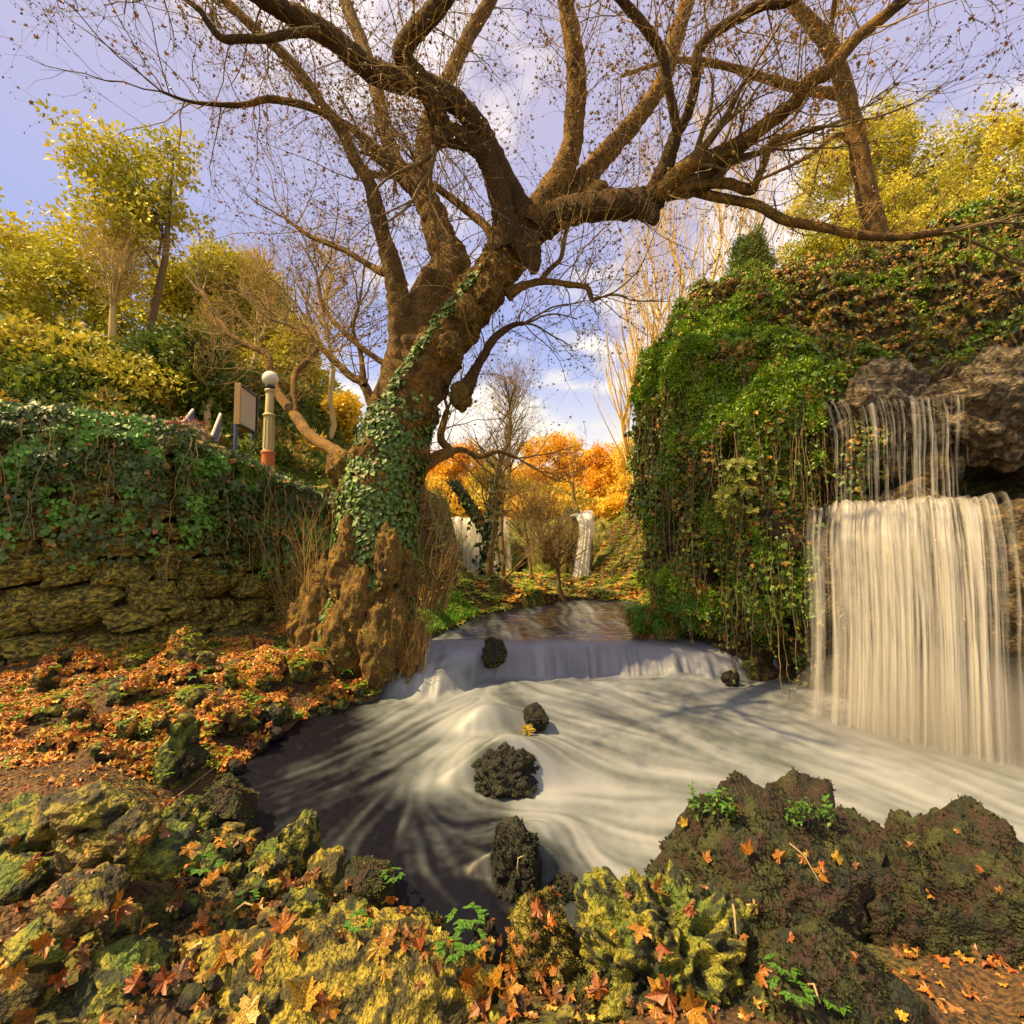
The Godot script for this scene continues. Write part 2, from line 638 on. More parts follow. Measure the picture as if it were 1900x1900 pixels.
func ground_y(x: float, d: float) -> float:
	var p := Vector2(x, d)
	var inside := Geometry2D.is_point_in_polygon(p, shore_poly)
	var s := poly_dist(x, d, SHORE, true)
	var rough := n1.get_noise_2d(x * 1.1, d * 1.1) * 0.10 + n1.get_noise_2d(x * 4.0 + 9.0, d * 4.0) * 0.035
	if inside:
		return level(d) - 0.06 - 0.4 * smoothstep(0.0, 0.5, s) + rough * 0.3
	var h := lerpf(level(d), minf(level(d), 0.24), smoothstep(-1.7, -2.6, x) * (1.0 - smoothstep(9.0, 10.5, d)))
	if d < 4.2:
		h += 0.03 + 0.26 * smoothstep(0.0, 0.9, s) + 0.03 * s
	else:
		h += 0.02 + (0.30 - 0.18 * smoothstep(10.5, 12.5, d)) * smoothstep(0.0, 0.9, s) + (0.02 if d > 12.0 else 0.035) * minf(s, 3.0)
	h += rough * smoothstep(0.0, 0.4, s)
	# behind the wall: the terrace
	if x < -1.0 and d > 3.0:
		var w := wall_side(x, d)
		if w > 0.0 and d < 19.0:
			var fade := 1.0 - smoothstep(-2.7, -1.7, x)
			var hill := 2.3 * smoothstep(2.6, 6.5, w) * smoothstep(-4.4, -6.6, x)
			h = lerpf(h, maxf(h, wall_top(x) - 0.05 + 0.13 * minf(w, 7.0) + hill + rough), smoothstep(0.05, 0.3, w) * fade)
	# the mossy mound behind the tree
	var md := Vector2((x + 2.4) / 1.25, (d - 11.6) / 1.6)
	h += 1.7 * exp(-md.length_squared() * 1.1) * smoothstep(0.0, 0.5, s)
	# the island in the upper river
	if d > 10.4 and d < 15.0:
		var isl := Vector2((x - 0.3) / 1.3, (d - 12.4) / 1.2)
		h += 0.32 * exp(-isl.length_squared() * 1.6)
	# slope on the far right
	if d > 11.0:
		h = maxf(h, lerpf(h, 3.6, smoothstep(2.9, 5.6, x + (d - 16.0) * 0.1) * smoothstep(12.4, 15.0, d)) + rough * 2.0)
		# low plain before the far falls, then the upper plateau
		h = lerpf(h, 3.05 + 0.03 * (d - 21.0) + 2.4 * smoothstep(24.0, 34.0, d) + rough, smoothstep(20.9, 21.5, d + sin(x * 1.3) * 0.3))
	return h

func setup_height_grid() -> void:
	for q in SHORE: shore_poly.append(Vector2(q[0], q[1]))
	HG.resize(HW * HH)
	for j in HH:
		for k in HW:
			HG[j * HW + k] = ground_y(HX0 + k * HC, HD0 + j * HC)

func top_y(x: float, d: float) -> float:
	var k := int((x - HX0) / HC)
	var j := int((d - HD0) / HC)
	if k < 0 or j < 0 or k >= HW or j >= HH: return ground_y(x, d)
	return HG[j * HW + k]

func top_slope(x: float, d: float) -> Vector3:
	var e := 0.06
	return Vector3(top_y(x - e, d) - top_y(x + e, d), 2.0 * e, -(top_y(x, d - e) - top_y(x, d + e))).normalized()

func raise(p: Vector3) -> void:
	var k := int((p.x - HX0) / HC)
	var j := int((-p.z - HD0) / HC)
	if k < 0 or j < 0 or k >= HW or j >= HH: return
	HG[j * HW + k] = maxf(HG[j * HW + k], p.y)

func hit(px: float, py: float, far := 11.0) -> Vector3:
	# where the line of sight through that pixel meets the ground or a rock
	var r := ray(px, py)
	var t := 1.3
	while t < far:
		var p := EYE + r * t
		if p.y <= top_y(p.x, -p.z): return p
		t += 0.015
	return Vector3(0, -99, 0)

func build_ground() -> void:
	var m := MB.new()
	var rows := []
	var d := -3.0
	while d < 60.0:
		rows.append(d)
		d += 0.07 if d > 1.0 and d < 7.0 else (0.12 if d < 14.0 else (0.3 if d < 24.0 else 2.0))
	var cols := []
	var x := -45.0
	while x < 45.0:
		cols.append(x)
		x += 0.07 if x > -5.5 and x < 3.6 else (0.2 if absf(x) < 9.0 else 2.5)
	for dd: float in rows:
		for xx: float in cols:
			var y := ground_y(xx, dd)
			m.v.append(Vector3(xx, y, -dd))
			var a := n1.get_noise_2d(xx * 0.9, dd * 0.9)
			var b := n1.get_noise_2d(xx * 3.5 + 40.0, dd * 3.5)
			var c := mixc(Color(0.085, 0.048, 0.020), Color(0.17, 0.085, 0.025), 0.5 + b)
			c = mixc(c, Color(0.10, 0.11, 0.015), smoothstep(0.0, 0.5, a + b * 0.3))
			if dd > 8.5: c = mixc(c, Color(0.16, 0.17, 0.02), smoothstep(-0.3, 0.2, a) * 0.9)
			m.c.append(c)
	m.grid(rows.size(), cols.size())
	single("ground", m.mesh(true), M.soil, "brown earthen riverbanks with moss and leaf mould", "", Vector3.ZERO, "", "structure")

# ------------------------------------------------------------------ the river
const FLOW := [[850, 1208, 0, 1], [1000, 1208, 0, 1], [1150, 1208, 0, 1], [820, 1250, -0.9, 0.3], [900, 1255, -0.6, 0.3], [1000, 1255, 0.8, 0.2], [1100, 1255, 1, 0.2], [1200, 1250, 1, 0.25], [1290, 1245, 1, 0.4], [760, 1300, -0.9, 0.5], [850, 1300, -0.9, 0.35], [940, 1300, 0.5, 0.3], [1050, 1300, 1, 0.25], [1200, 1300, 1, 0.3], [1400, 1310, 1, 0.3], [1550, 1360, 1, 0.45], [700, 1350, -1, 0.5], [820, 1350, -0.9, 0.4], [950, 1360, 0.9, 0.3], [1100, 1350, 1, 0.25], [1300, 1370, 1, 0.4], [1500, 1420, 1, 0.4], [1700, 1450, 1, 0.4], [640, 1400, -1, 0.5], [760, 1400, -0.8, 0.5], [860, 1400, -0.8, 0.6], [1030, 1405, 0.8, 0.5], [540, 1450, -1, 0.35], [680, 1450, -0.9, 0.4], [790, 1450, -0.5, 0.8], [1080, 1450, 0.9, 0.3], [1250, 1450, 1, 0.2], [1450, 1470, 1, 0.2], [870, 1490, 0.7, 0.5], [950, 1492, 1, 0.1], [1050, 1490, 1, 0], [1200, 1500, 1, 0.05], [700, 1530, -0.6, 0.6], [900, 1530, 0.9, -0.2], [1000, 1520, 1, 0.1], [1070, 1560, 0.6, 0.8], [1160, 1560, 1, 0.1], [600, 1500, -0.9, 0.4], [700, 1580, -0.3, 0.8], [800, 1580, 0.5, 0.7], [850, 1650, 0.6, 0.5], [650, 1620, 0.2, 0.8], [1080, 1620, 0.4, 0.9], [780, 1680, 0.5, 0.6], [900, 1150, 0.2, 1], [1100, 1140, 0, 1]]
const FOAM := [[850, 1260, 0.95], [780, 1270, 0.95], [1000, 1262, 0.82], [1150, 1262, 0.85], [1280, 1240, 1], [1400, 1320, 0.86], [1550, 1380, 0.9], [1300, 1330, 0.72], [1150, 1340, 0.68], [1000, 1340, 0.75], [850, 1340, 0.9], [730, 1330, 0.75], [690, 1360, 0.45], [735, 1400, 0.55], [690, 1410, 0.3], [620, 1380, 0.12], [580, 1350, 0.03], [500, 1400, 0.06], [470, 1460, 0.1], [560, 1450, 0.3], [650, 1450, 0.16], [720, 1460, 0.3], [740, 1500, 0.25], [550, 1530, 0.06], [700, 1520, 0.12], [785, 1450, 0.8], [850, 1415, 0.92], [800, 1560, 0.26], [800, 1610, 0.2], [700, 1600, 0.1], [660, 1560, 0.16], [780, 1650, 0.16], [850, 1690, 0.12], [900, 1620, 0.2], [870, 1535, 0.4], [880, 1575, 0.25], [900, 1660, 0.14], [1000, 1400, 0.75], [1100, 1450, 0.85], [1250, 1450, 0.8], [1500, 1480, 0.85], [1000, 1482, 0.97], [1000, 1525, 0.97], [1100, 1600, 0.85], [1200, 1580, 0.85], [1080, 1645, 0.42], [900, 1740, 0.05], [830, 1730, 0.03], [1050, 1205, 0.55], [950, 1195, 0.5], [860, 1200, 0.5], [1150, 1205, 0.55], [1150, 1165, 0.45], [1000, 1168, 0.3], [900, 1168, 0.3], [1150, 1140, 0.42], [1000, 1145, 0.26], [900, 1140, 0.2], [1120, 1120, 0.36], [1600, 1500, 0.85], [430, 1520, 0.04], [1420, 1400, 0.78], [960, 1330, 0.6]]

func on_river(px: float, py: float) -> Vector2:
	# (x, d) of the river surface behind a pixel
	var r := ray(px, py)
	var t := 1.0
	while t < 14.0:
		var p := EYE + r * t
		if p.y <= level(-p.z): break
		t += 0.01
	return Vector2(r.x * t, -r.z * t)

func water_y(x: float, d: float) -> float:
	var lip := 7.55 + 0.12 * sin(x * 1.7) + 0.25 * smoothstep(-0.4, -1.4, x) + 0.1 * n1.get_noise_2d(x * 1.2, 4.0)
	var drop := 0.5 + 0.9 * smoothstep(-0.35, -1.0, x) + 0.14 * n1.get_noise_2d(x * 2.5, 8.0)
	var t := clampf((d - (lip - drop)) / drop, 0.0, 1.0)
	var y := level(minf(d, 6.9))
	y = lerpf(y, 0.6, 1.0 - pow(1.0 - t, 2.4)) if t > 0.0 else y
	y += 0.03 * smoothstep(lip, lip + 2.5, d)
	# a dip and a standing wave below the drop, the hump against the cliff, and water piling up behind the rocks
	y -= 0.05 * exp(-pow((d - (lip - drop - 0.12)) / 0.16, 2.0))
	y += 0.13 * exp(-pow((x - 2.35) / 0.42, 2.0) - pow((d - 6.75) / 0.34, 2.0))
	y += 0.07 * exp(-pow((x + 1.05) / 0.35, 2.0) - pow((d - 6.5) / 0.3, 2.0))
	for h in [[-0.03, 4.2, 0.48, 0.42], [-0.15, 5.2, 0.5, 0.2], [0.06, 3.2, 0.30, 0.22], [-0.28, 7.05, 0.2, 0.08], [-0.35, 5.15, 0.3, 0.10], [0.25, 3.45, 0.3, 0.07]]:
		var u: float = (d - h[1]) / h[2]
		if u > 0.0 and u < 3.5:
			var v: float = (x - h[0]) / (h[2] * (0.95 + 0.25 * u))
			y += h[3] * smoothstep(0.0, 0.35, u) * exp(-u * u * 0.55) * exp(-v * v * 1.2)
	return y

func build_water() -> void:
	var R := 380
	var C := 520
	var x0 := -2.9
	var x1 := 6.4
	var d0 := 2.15
	var d1 := 13.4
	# coarse fields of flow and foam, blended between the places read off the photograph
	var fp := PackedVector2Array()
	var fv := PackedVector2Array()
	for q in FLOW:
		var a := on_river(q[0], q[1])
		var b := on_river(q[0] + q[2] * 6.0, q[1] + q[3] * 6.0)
		fp.append(a)
		fv.append((b - a).normalized())
	var ep := PackedVector2Array()
	for q in FOAM: ep.append(on_river(q[0], q[1]))
	var G := 90
	var gv := PackedVector2Array()
	var gf := PackedFloat32Array()
	for j in G:
		var d := d0 * pow(d1 / d0, float(j) / (G - 1))
		for k in G:
			var p := Vector2(lerpf(x0, x1, float(k) / (G - 1)), d)
			var sv := Vector2.ZERO
			for a in fp.size():
				var w := 1.0 / pow(p.distance_squared_to(fp[a]) / (d * d) + 0.0004, 1.6)
				sv += fv[a] * w
			var cu := Vector2(n1.get_noise_2d(p.x * 0.9 + 60.0, p.y * 0.9), n1.get_noise_2d(p.x * 0.9, p.y * 0.9 + 80.0))
			gv.append((sv.normalized() + cu * 0.3).normalized())
			var sf := 0.0
			var sw := 0.0
			for a in ep.size():
				# distances along the view count less, as they do in perspective
				var e := (p - ep[a]) / d
				e.y *= 0.55
				var w := 1.0 / pow(e.length_squared() + 0.0005, 2.0)
				sf += w * FOAM[a][2]
				sw += w
			gf.append(sf / sw)
	var X := PackedFloat32Array()
	var D := PackedFloat32Array()
	for k in C: X.append(lerpf(x0, x1, float(k) / (C - 1)))
	for j in R: D.append(d0 * pow(d1 / d0, float(j) / (R - 1)))
	var lr := log(d1 / d0)
	# noise drawn out along the flow
	var nz := FastNoiseLite.new()
	nz.seed = 91; nz.frequency = 1.0; nz.fractal_type = FastNoiseLite.FRACTAL_FBM; nz.fractal_octaves = 3
	var N := PackedFloat32Array()
	N.resize(R * C)
	for j in R:
		var f := 12.0 / maxf(1.0, D[j] / 3.5)
		var dv := D[j] * 12.0 if D[j] < 3.5 else 42.0 + 42.0 * log(D[j] / 3.5)
		for k in C: N[j * C + k] = nz.get_noise_2d(X[k] * f, dv * 0.8) * 0.7 + nz.get_noise_2d(X[k] * f * 0.3 + 50.0, dv * 0.26) * 0.32
	var S := PackedFloat32Array()
	S.resize(R * C)
	for j in R:
		for k in C:
			var acc := 0.0
			for sgn in [1.0, -1.0]:
				var x := X[k]
				var d := D[j]
				for q in 15:
					var gi := clampi(int((x - x0) / (x1 - x0) * (G - 1) + 0.5), 0, G - 1)
					var gj := clampi(int(log(d / d0) / lr * (G - 1) + 0.5), 0, G - 1)
					var vv := gv[gj * G + gi]
					var st: float = 0.0065 * d * sgn
					x += vv.x * st
					d = clampf(d + vv.y * st, d0, d1)
					var ni := clampi(int((x - x0) / (x1 - x0) * (C - 1)), 0, C - 1)
					var nj := clampi(int(log(d / d0) / lr * (R - 1)), 0, R - 1)
					acc += N[nj * C + ni]
			S[j * C + k] = acc / 30.0
	var B := S.duplicate()
	for j in range(1, R - 1):
		for k in range(1, C - 1):
			var o := j * C + k
			B[o] = (S[o] * 2.0 + S[o - 1] + S[o + 1] + S[o - C] + S[o + C] + S[o - C - 1] + S[o - C + 1] + S[o + C - 1] + S[o + C + 1]) / 10.0
	S = B
	var m := MB.new()
	var white := Color(0.27, 0.283, 0.30)
	var grey_green := Color(0.112, 0.128, 0.13)
	var dark := Color(0.006, 0.006, 0.010)
	for j in R:
		var gj := float(j) / (R - 1) * (G - 1)
		var j0 := mini(int(gj), G - 2)
		var fj := gj - j0
		for k in C:
			var gk := float(k) / (C - 1) * (G - 1)
			var k0 := mini(int(gk), G - 2)
			var fk := gk - k0
			var f := lerpf(lerpf(gf[j0 * G + k0], gf[j0 * G + k0 + 1], fk), lerpf(gf[(j0 + 1) * G + k0], gf[(j0 + 1) * G + k0 + 1], fk), fj)
			var s := S[j * C + k]
			var calm := smoothstep(7.6, 8.1, D[j])
			var fall := smoothstep(6.85, 7.1, D[j]) * (1.0 - calm)
			var ff := clampf(f * 0.9 + s * (1.6 * (1.0 - absf(f - 0.4)) + 0.35) + 0.07 * n1.get_noise_2d(X[k] * 0.8, D[j] * 1.6) * (0.35 + f) * (1.0 - 0.92 * calm) * (1.0 - 0.75 * fall), 0.0, 1.0)
			var c := dark.lerp(grey_green, smoothstep(0.10, 0.74, ff)).lerp(white, smoothstep(0.5, 1.0, ff))
			c = c.lerp(Color(0.23, 0.23, 0.28), fall * 0.7)
			m.v.append(Vector3(X[k], water_y(X[k], D[j]) + (s * 0.05 * (0.35 + f) + N[j * C + k] * 0.010 * (1.0 - smoothstep(0.1, 0.5, f))) * (1.0 - 0.8 * calm) + calm * 0.016 * n1.get_noise_2d(X[k] * 1.6, D[j] * 8.0), -D[j]))
			m.c.append(c)
	# the foaming river below and over the cascade, and the smooth water above it
	var cut := 0
	while D[cut] < 7.75: cut += 1
	m.grid(cut + 1, C)
	single("river_water", m.mesh(true), M.foam_water, "silky white river water over a low cascade, dark and clear at the left", "", Vector3.ZERO, "", "structure")
	m.i = PackedInt32Array()
	for r in range(cut, R - 1):
		for k in C - 1:
			var o := r * C + k
			m.i.append(o); m.i.append(o + C); m.i.append(o + C + 1)
			m.i.append(o); m.i.append(o + C + 1); m.i.append(o + 1)
	single("upper_river_water", m.mesh(true), M.water, "smooth dark river water above the cascade", "", Vector3.ZERO, "", "structure")
	# the still part of the river far upstream is hidden by the banks

func water_sheet(rows: Array, cols: int, seedn: int, dens: float, tint: Color, streak := 10.0, edge := 0.14, thicker := 0.0) -> ArrayMesh:
	# falling water: rows are [left, right] pairs of points from the lip down; strands are drawn out down the fall
	var nz := FastNoiseLite.new()
	nz.seed = seedn; nz.frequency = 1.0; nz.fractal_type = FastNoiseLite.FRACTAL_FBM; nz.fractal_octaves = 5; nz.fractal_gain = 0.62
	var L := []
	var Rr := []
	for q in rows:
		L.append(Vector4(q[0].x, q[0].y, q[0].z, 0))
		Rr.append(Vector4(q[1].x, q[1].y, q[1].z, 0))
	L = spline(L, 12)
	Rr = spline(Rr, 12)
	var m := MB.new()
	var nr := L.size()
	for j in nr:
		var v := float(j) / (nr - 1)
		var a := Vector3(L[j].x, L[j].y, L[j].z)
		var b := Vector3(Rr[j].x, Rr[j].y, Rr[j].z)
		for k in cols:
			var u := float(k) / (cols - 1)
			var wob := nz.get_noise_2d(u * streak * 0.35, v * 0.7 + 7.0)
			var st := nz.get_noise_2d(u * streak, v * 0.42 + wob * 0.25)
			var p := a.lerp(b, u)
			var bulge := sin(u * PI) * 0.06
			m.v.append(p + Vector3(wob * 0.05, nz.get_noise_2d(u * 5.0, 30.0) * 0.12 * (1.0 - v), bulge + st * 0.04))
			var al := clampf(dens + thicker * (u - 0.3) + st * 0.9, 0.0, 1.0)
			al *= smoothstep(0.0, edge, u + wob * edge) * smoothstep(0.0, edge, 1.0 - u + wob * edge)
			# strands part as they start and as they break up at the foot
			al *= smoothstep(-0.02, 0.10, v + st * 0.08)
			m.c.append(Color(tint.r, tint.g, tint.b, al))
	m.grid(nr, cols)
	return m.mesh(true)

# ------------------------------------------------------------------ the ivy cliff on the right
var cliff_p := PackedVector3Array()
var cliff_n := PackedVector3Array()
var CR := 0
var CC := 0

func build_cliff() -> void:
	# stations along the foot: x, d, shoulder height, ridge x, ridge d, ridge height
	var st := [[5.6, 15.0, 4.0, 6.4, 15.0, 4.8], [3.9, 12.2, 4.3, 5.2, 12.6, 5.6], [2.95, 10.0, 4.6, 4.5, 11.0, 6.3], [2.55, 8.9, 4.95, 4.3, 10.3, 6.9], [2.36, 8.15, 5.0, 4.3, 9.9, 7.1], [2.42, 7.5, 4.9, 4.6, 9.6, 7.2], [2.85, 6.95, 4.7, 5.0, 9.3, 7.2], [3.35, 6.4, 4.5, 5.5, 9.1, 7.2], [3.9, 5.95, 4.2, 6.0, 9.0, 7.25], [4.45, 5.85, 4.0, 6.6, 8.8, 7.35], [5.1, 5.7, 3.95, 7.3, 8.4, 7.4], [5.9, 5.3, 3.95, 8.0, 7.6, 7.5], [7.0, 4.3, 4.0, 9.0, 6.5, 7.6], [9.0, 2.6, 4.2, 11.0, 4.6, 7.6]]
	var prof := []
	for q in st:
		var foot := Vector2(q[0], q[1])
		var ridge := Vector2(q[3], q[4])
		var inw := (ridge - foot).normalized()
		var pts := []
		for z in [[0.6, -0.5], [0.55, 0.3], [0.42, 0.75], [0.06, 1.35], [0.0, 2.6], [-0.02, 3.5]]:
			pts.append([foot + inw * z[0], minf(z[1], q[2] - 0.6)])
		pts.append([foot + inw * 0.02, q[2] - 0.25])
		pts.append([foot + inw * 0.3, q[2] + 0.22])
		pts.append([foot.lerp(ridge, 0.45), lerpf(q[2], q[5], 0.55) + 0.25])
		pts.append([foot.lerp(ridge, 0.8), lerpf(q[2], q[5], 0.88) + 0.15])
		pts.append([ridge, q[5]])
		pts.append([ridge + inw * 1.5, q[5] - 0.6])
		pts.append([ridge + inw * 5.0, q[5] - 1.4])
		var row := []
		for p in pts: row.append(Vector4(p[0].x, p[1], -p[0].y, 0))
		prof.append(row)
	var cols := []
	for row in prof: cols.append(spline(row, 14))
	var NR: int = cols[0].size()
	var grid := []
	for j in NR:
		var line := []
		for c in cols: line.append(c[j])
		grid.append(spline(line, 14))
	var NC: int = grid[0].size()
	CR = NR
	CC = NC
	var base := PackedVector3Array()
	for j in NR:
		for k in NC:
			var q: Vector4 = grid[j][k]
			base.append(Vector3(q.x, q.y, q.z))
	var m := MB.new()
	for j in NR:
		for k in NC:
			var p := base[j * NC + k]
			var du := base[j * NC + mini(k + 1, NC - 1)] - base[j * NC + maxi(k - 1, 0)]
			var dv := base[mini(j + 1, NR - 1) * NC + k] - base[maxi(j - 1, 0) * NC + k]
			var nn := du.cross(dv).normalized()
			var h := n1.get_noise_3dv(p * 0.8) * 0.38 + n1.get_noise_3dv(p * 2.3 + Vector3(9, 0, 0)) * 0.17 + n2.get_noise_3d(p.x * 2.2, p.y * 0.8, p.z * 2.2) * 0.12 + n1.get_noise_3dv(p * 6.0) * 0.06
			# hollows behind the hanging roots
			h -= 0.6 * smoothstep(0.06, 0.42, n1.get_noise_3d(p.x * 1.1 + 30.0, p.y * 0.6, p.z * 1.1)) * (1.0 - smoothstep(3.2, 4.4, p.y))
			m.v.append(p + nn * h)
			var a := n1.get_noise_3dv(p * 1.7)
			var b := n1.get_noise_3dv(p * 5.0 + Vector3(0, 20, 0))
			var c := mixc(Color(0.05, 0.034, 0.016), Color(0.15, 0.085, 0.026), 0.5 + b)
			c = mixc(c, Color(0.11, 0.13, 0.016), smoothstep(0.0, 0.45, a + b * 0.4))
			c = mixc(c, Color(0.30, 0.19, 0.05), smoothstep(0.3, 0.6, b - a * 0.6))
			m.c.append(c)
	cliff_p = m.v
	for j in NR:
		for k in NC:
			var du := cliff_p[j * NC + mini(k + 1, NC - 1)] - cliff_p[j * NC + maxi(k - 1, 0)]
			var dv := cliff_p[mini(j + 1, NR - 1) * NC + k] - cliff_p[maxi(j - 1, 0) * NC + k]
			cliff_n.append(du.cross(dv).normalized())
	# faces run upwards and to the right as seen from the river
	m.grid(NR, NC)
	single("cliff", m.mesh(true), M.cliff, "tall earthen cliff overgrown with ivy and moss beside the river", "", Vector3.ZERO, "", "structure")
	dress_cliff()

func cliff_at(u: float, v: float) -> Array:
	var j := clampi(int(v * (CR - 1)), 0, CR - 1)
	var k := clampi(int(u * (CC - 1)), 0, CC - 1)
	return [cliff_p[j * CC + k], cliff_n[j * CC + k]]

func seen_from_eye(p: Vector3, n: Vector3) -> bool:
	return (EYE + Vector3(-1.5, 0.6, 0) - p).dot(n) > -0.3 or (EYE + Vector3(1.5, 0.6, 0) - p).dot(n) > -0.3

const PATCHES := [[1290, 640, 55], [1360, 600, 50], [1215, 690, 40], [1192, 745, 30], [1300, 720, 50], [1345, 745, 55], [1425, 715, 45], [1480, 690, 40], [1250, 680, 40], [1310, 800, 40], [1375, 845, 40], [1385, 760, 60], [1490, 765, 40], [1240, 1085, 40], [1300, 1110, 30], [1210, 1130, 50], [1240, 820, 30], [1420, 1000, 40], [1330, 960, 40]]

func patchy(p: Vector3) -> float:
	# bright growth where the photograph shows it
	var e := p - EYE
	var t := e.dot(c_fwd)
	var px := 950.0 + e.dot(c_right) / t * FOCAL
	var py := 950.0 - e.dot(c_up) / t * FOCAL
	var best := 0.0
	for q in PATCHES:
		var r: float = Vector2(px - q[0], py - q[1]).length() / q[2]
		best = maxf(best, 1.0 - r * r)
	return best

func dress_cliff() -> void:
	var r := rng(31)
	var ivy := []; var ivy_c := PackedColorArray()
	var fern_t := []; var fern_c := PackedColorArray()
	var dry := []; var dry_c := PackedColorArray()
	var mo := []; var mo_c := PackedColorArray()
	var vines := MB.new()
	var tries := 0
	while tries < 120000:
		tries += 1
		var u := r.randf_range(0.12, 0.93)
		var v := r.randf_range(0.04, 0.86)
		var q := cliff_at(u, v)
		var p: Vector3 = q[0]
		var n: Vector3 = q[1]
		if not seen_from_eye(p, n): continue
		p += rv(r) * 0.03
		var z := n1.get_noise_3dv(p * 0.9 + Vector3(50, 0, 0))
		var z2 := n1.get_noise_3dv(p * 2.4 + Vector3(0, 0, 70))
		var wet := smoothstep(4.25, 4.6, p.x) * (1.0 - smoothstep(4.2, 4.7, p.y))
		if wet > r.randf(): continue
		var kind := r.randf()
		var low := 1.0 - smoothstep(0.6, 1.05, p.y)
		if r.randf() < low * 0.97: continue
		var bare := smoothstep(0.06, 0.3, n1.get_noise_3d(p.x * 1.1 + 30.0, p.y * 0.6, p.z * 1.1)) * (1.0 - smoothstep(3.2, 4.4, p.y))
		if r.randf() < bare * 0.9: continue
		var bright := patchy(p)
		if bright > 0.12 and kind > 0.28: kind = 0.74 if kind < 0.86 else kind
		var greenery := bright + smoothstep(-0.05, 0.3, z + z2 * 0.5 + 0.12 * smoothstep(3.0, 5.0, p.y) - 0.28 * smoothstep(3.2, 5.5, p.x))
		if p.y > 4.2 and kind < 0.62 and r.randf() < 0.45: kind = r.randf_range(0.6, 1.0)
		if kind < 0.60:
			# ivy: hanging leaves, tips down, faces outwards
			var s := r.randf_range(0.03, 0.062) * (1.0 + 0.3 * greenery)
			var out := (n + rv(r) * 0.65 + Vector3.UP * 0.35).normalized()
			var b := hang(out, r.randf_range(-0.9, 0.9), s)
			ivy.append(Transform3D(b, p + n * r.randf_range(0.01, 0.10)))
			var c := mixc(Color(0.028, 0.062, 0.007), Color(0.12, 0.20, 0.012), r.randf() * 0.6 + greenery * 0.4)
			if r.randf() < 0.10: c = Color(0.28, 0.28, 0.018)
			elif r.randf() < 0.05: c = Color(0.42, 0.20, 0.03)
			ivy_c.append(c)
		elif kind < 0.76 and greenery > r.randf() * 0.9:
			var s := r.randf_range(0.09, 0.2)
			fern_t.append(Transform3D(faced((n + Vector3.UP * 0.8 + rv(r) * 0.3).normalized(), r.randf() * TAU, Vector3.ONE * s), p))
			fern_c.append(mixc(Color(0.10, 0.27, 0.008), Color(0.34, 0.46, 0.018), r.randf()))
		elif kind < 0.84:
			# dead leaves caught on the slope
			if r.randf() > 0.30 + 0.8 * smoothstep(-0.1, 0.3, -z): continue
			var s := r.randf_range(0.035, 0.085)
			dry.append(Transform3D(faced((n + rv(r) * 0.8).normalized(), r.randf() * TAU, Vector3.ONE * s), p + n * 0.04))
			dry_c.append(mixc(Color(0.22, 0.085, 0.02), Color(0.55, 0.29, 0.05), r.randf()))
		else:
			var s := r.randf_range(0.04, 0.11)
			mo.append(Transform3D(faced((n + rv(r) * 0.3).normalized(), r.randf() * TAU, Vector3.ONE * s), p - n * 0.01))
			mo_c.append(mixc(Color(0.10, 0.14, 0.015), Color(0.40, 0.34, 0.03), r.randf()))
	# roots and stems that hang down the face
	var nv := 0
	while nv < 420:
		var u := r.randf_range(0.24, 0.66)
		var v := r.randf_range(0.28, 0.6)
		var q := cliff_at(u, v)
		var p: Vector3 = q[0] + q[1] * 0.06
		var n: Vector3 = q[1]
		if n.dot(EYE - p) < 0.0: continue
		nv += 1
		var len := r.randf_range(0.4, 1.9)
		var pts := [p - n * 0.2 + Vector3.UP * 0.12]
		var rad := [0.006]
		var k := 0.0
		var o := p
		var sway := Vector3(r.randf_range(-0.3, 0.3), 0, r.randf_range(-0.3, 0.3))
		while k < len:
			pts.append(o)
			rad.append(r.randf_range(0.003, 0.007))
			if r.randf() < 0.55:
				var out := (n + rv(r) * 0.7).normalized()
				ivy.append(Transform3D(hang(out, r.randf_range(-1.0, 1.0), r.randf_range(0.03, 0.062)), o + rv(r) * 0.03))
				ivy_c.append(mixc(Color(0.045, 0.085, 0.01), Color(0.20, 0.25, 0.018), r.randf()))
			o += Vector3.DOWN * 0.12 + sway * 0.05 + rv(r) * 0.03
			k += 0.12
		vines.tube(pts, rad, 4, mixc(Color(0.10, 0.06, 0.03), Color(0.28, 0.18, 0.08), r.randf()))
	var t := thing("cliff_ivy", "hanging ivy, ferns and bare roots covering the face of the cliff", "ivy", Vector3(2.6, 0.6, -7.6))
	scatter("ivy_foliage", LEAF.ivy, M.ivy, ivy, ivy_c, t)
	scatter("fern_foliage", LEAF.feathery, M.leaf, fern_t, fern_c, t)
	scatter("dead_foliage", LEAF.plane[1], M.leaf, dry, dry_c, t)
	scatter("moss_cover", LEAF.moss, M.moss, mo, mo_c, t)
	part("hanging_roots", vines.mesh(), M.twig, t, true, "stuff")
	# broad yellow-green leaves of a climber in the middle of the face
	var big := thing("broad_leaved_climber", "pale yellow-green broad leaved climber halfway up the ivy cliff", "climber", W(1370, 900, 6.9))
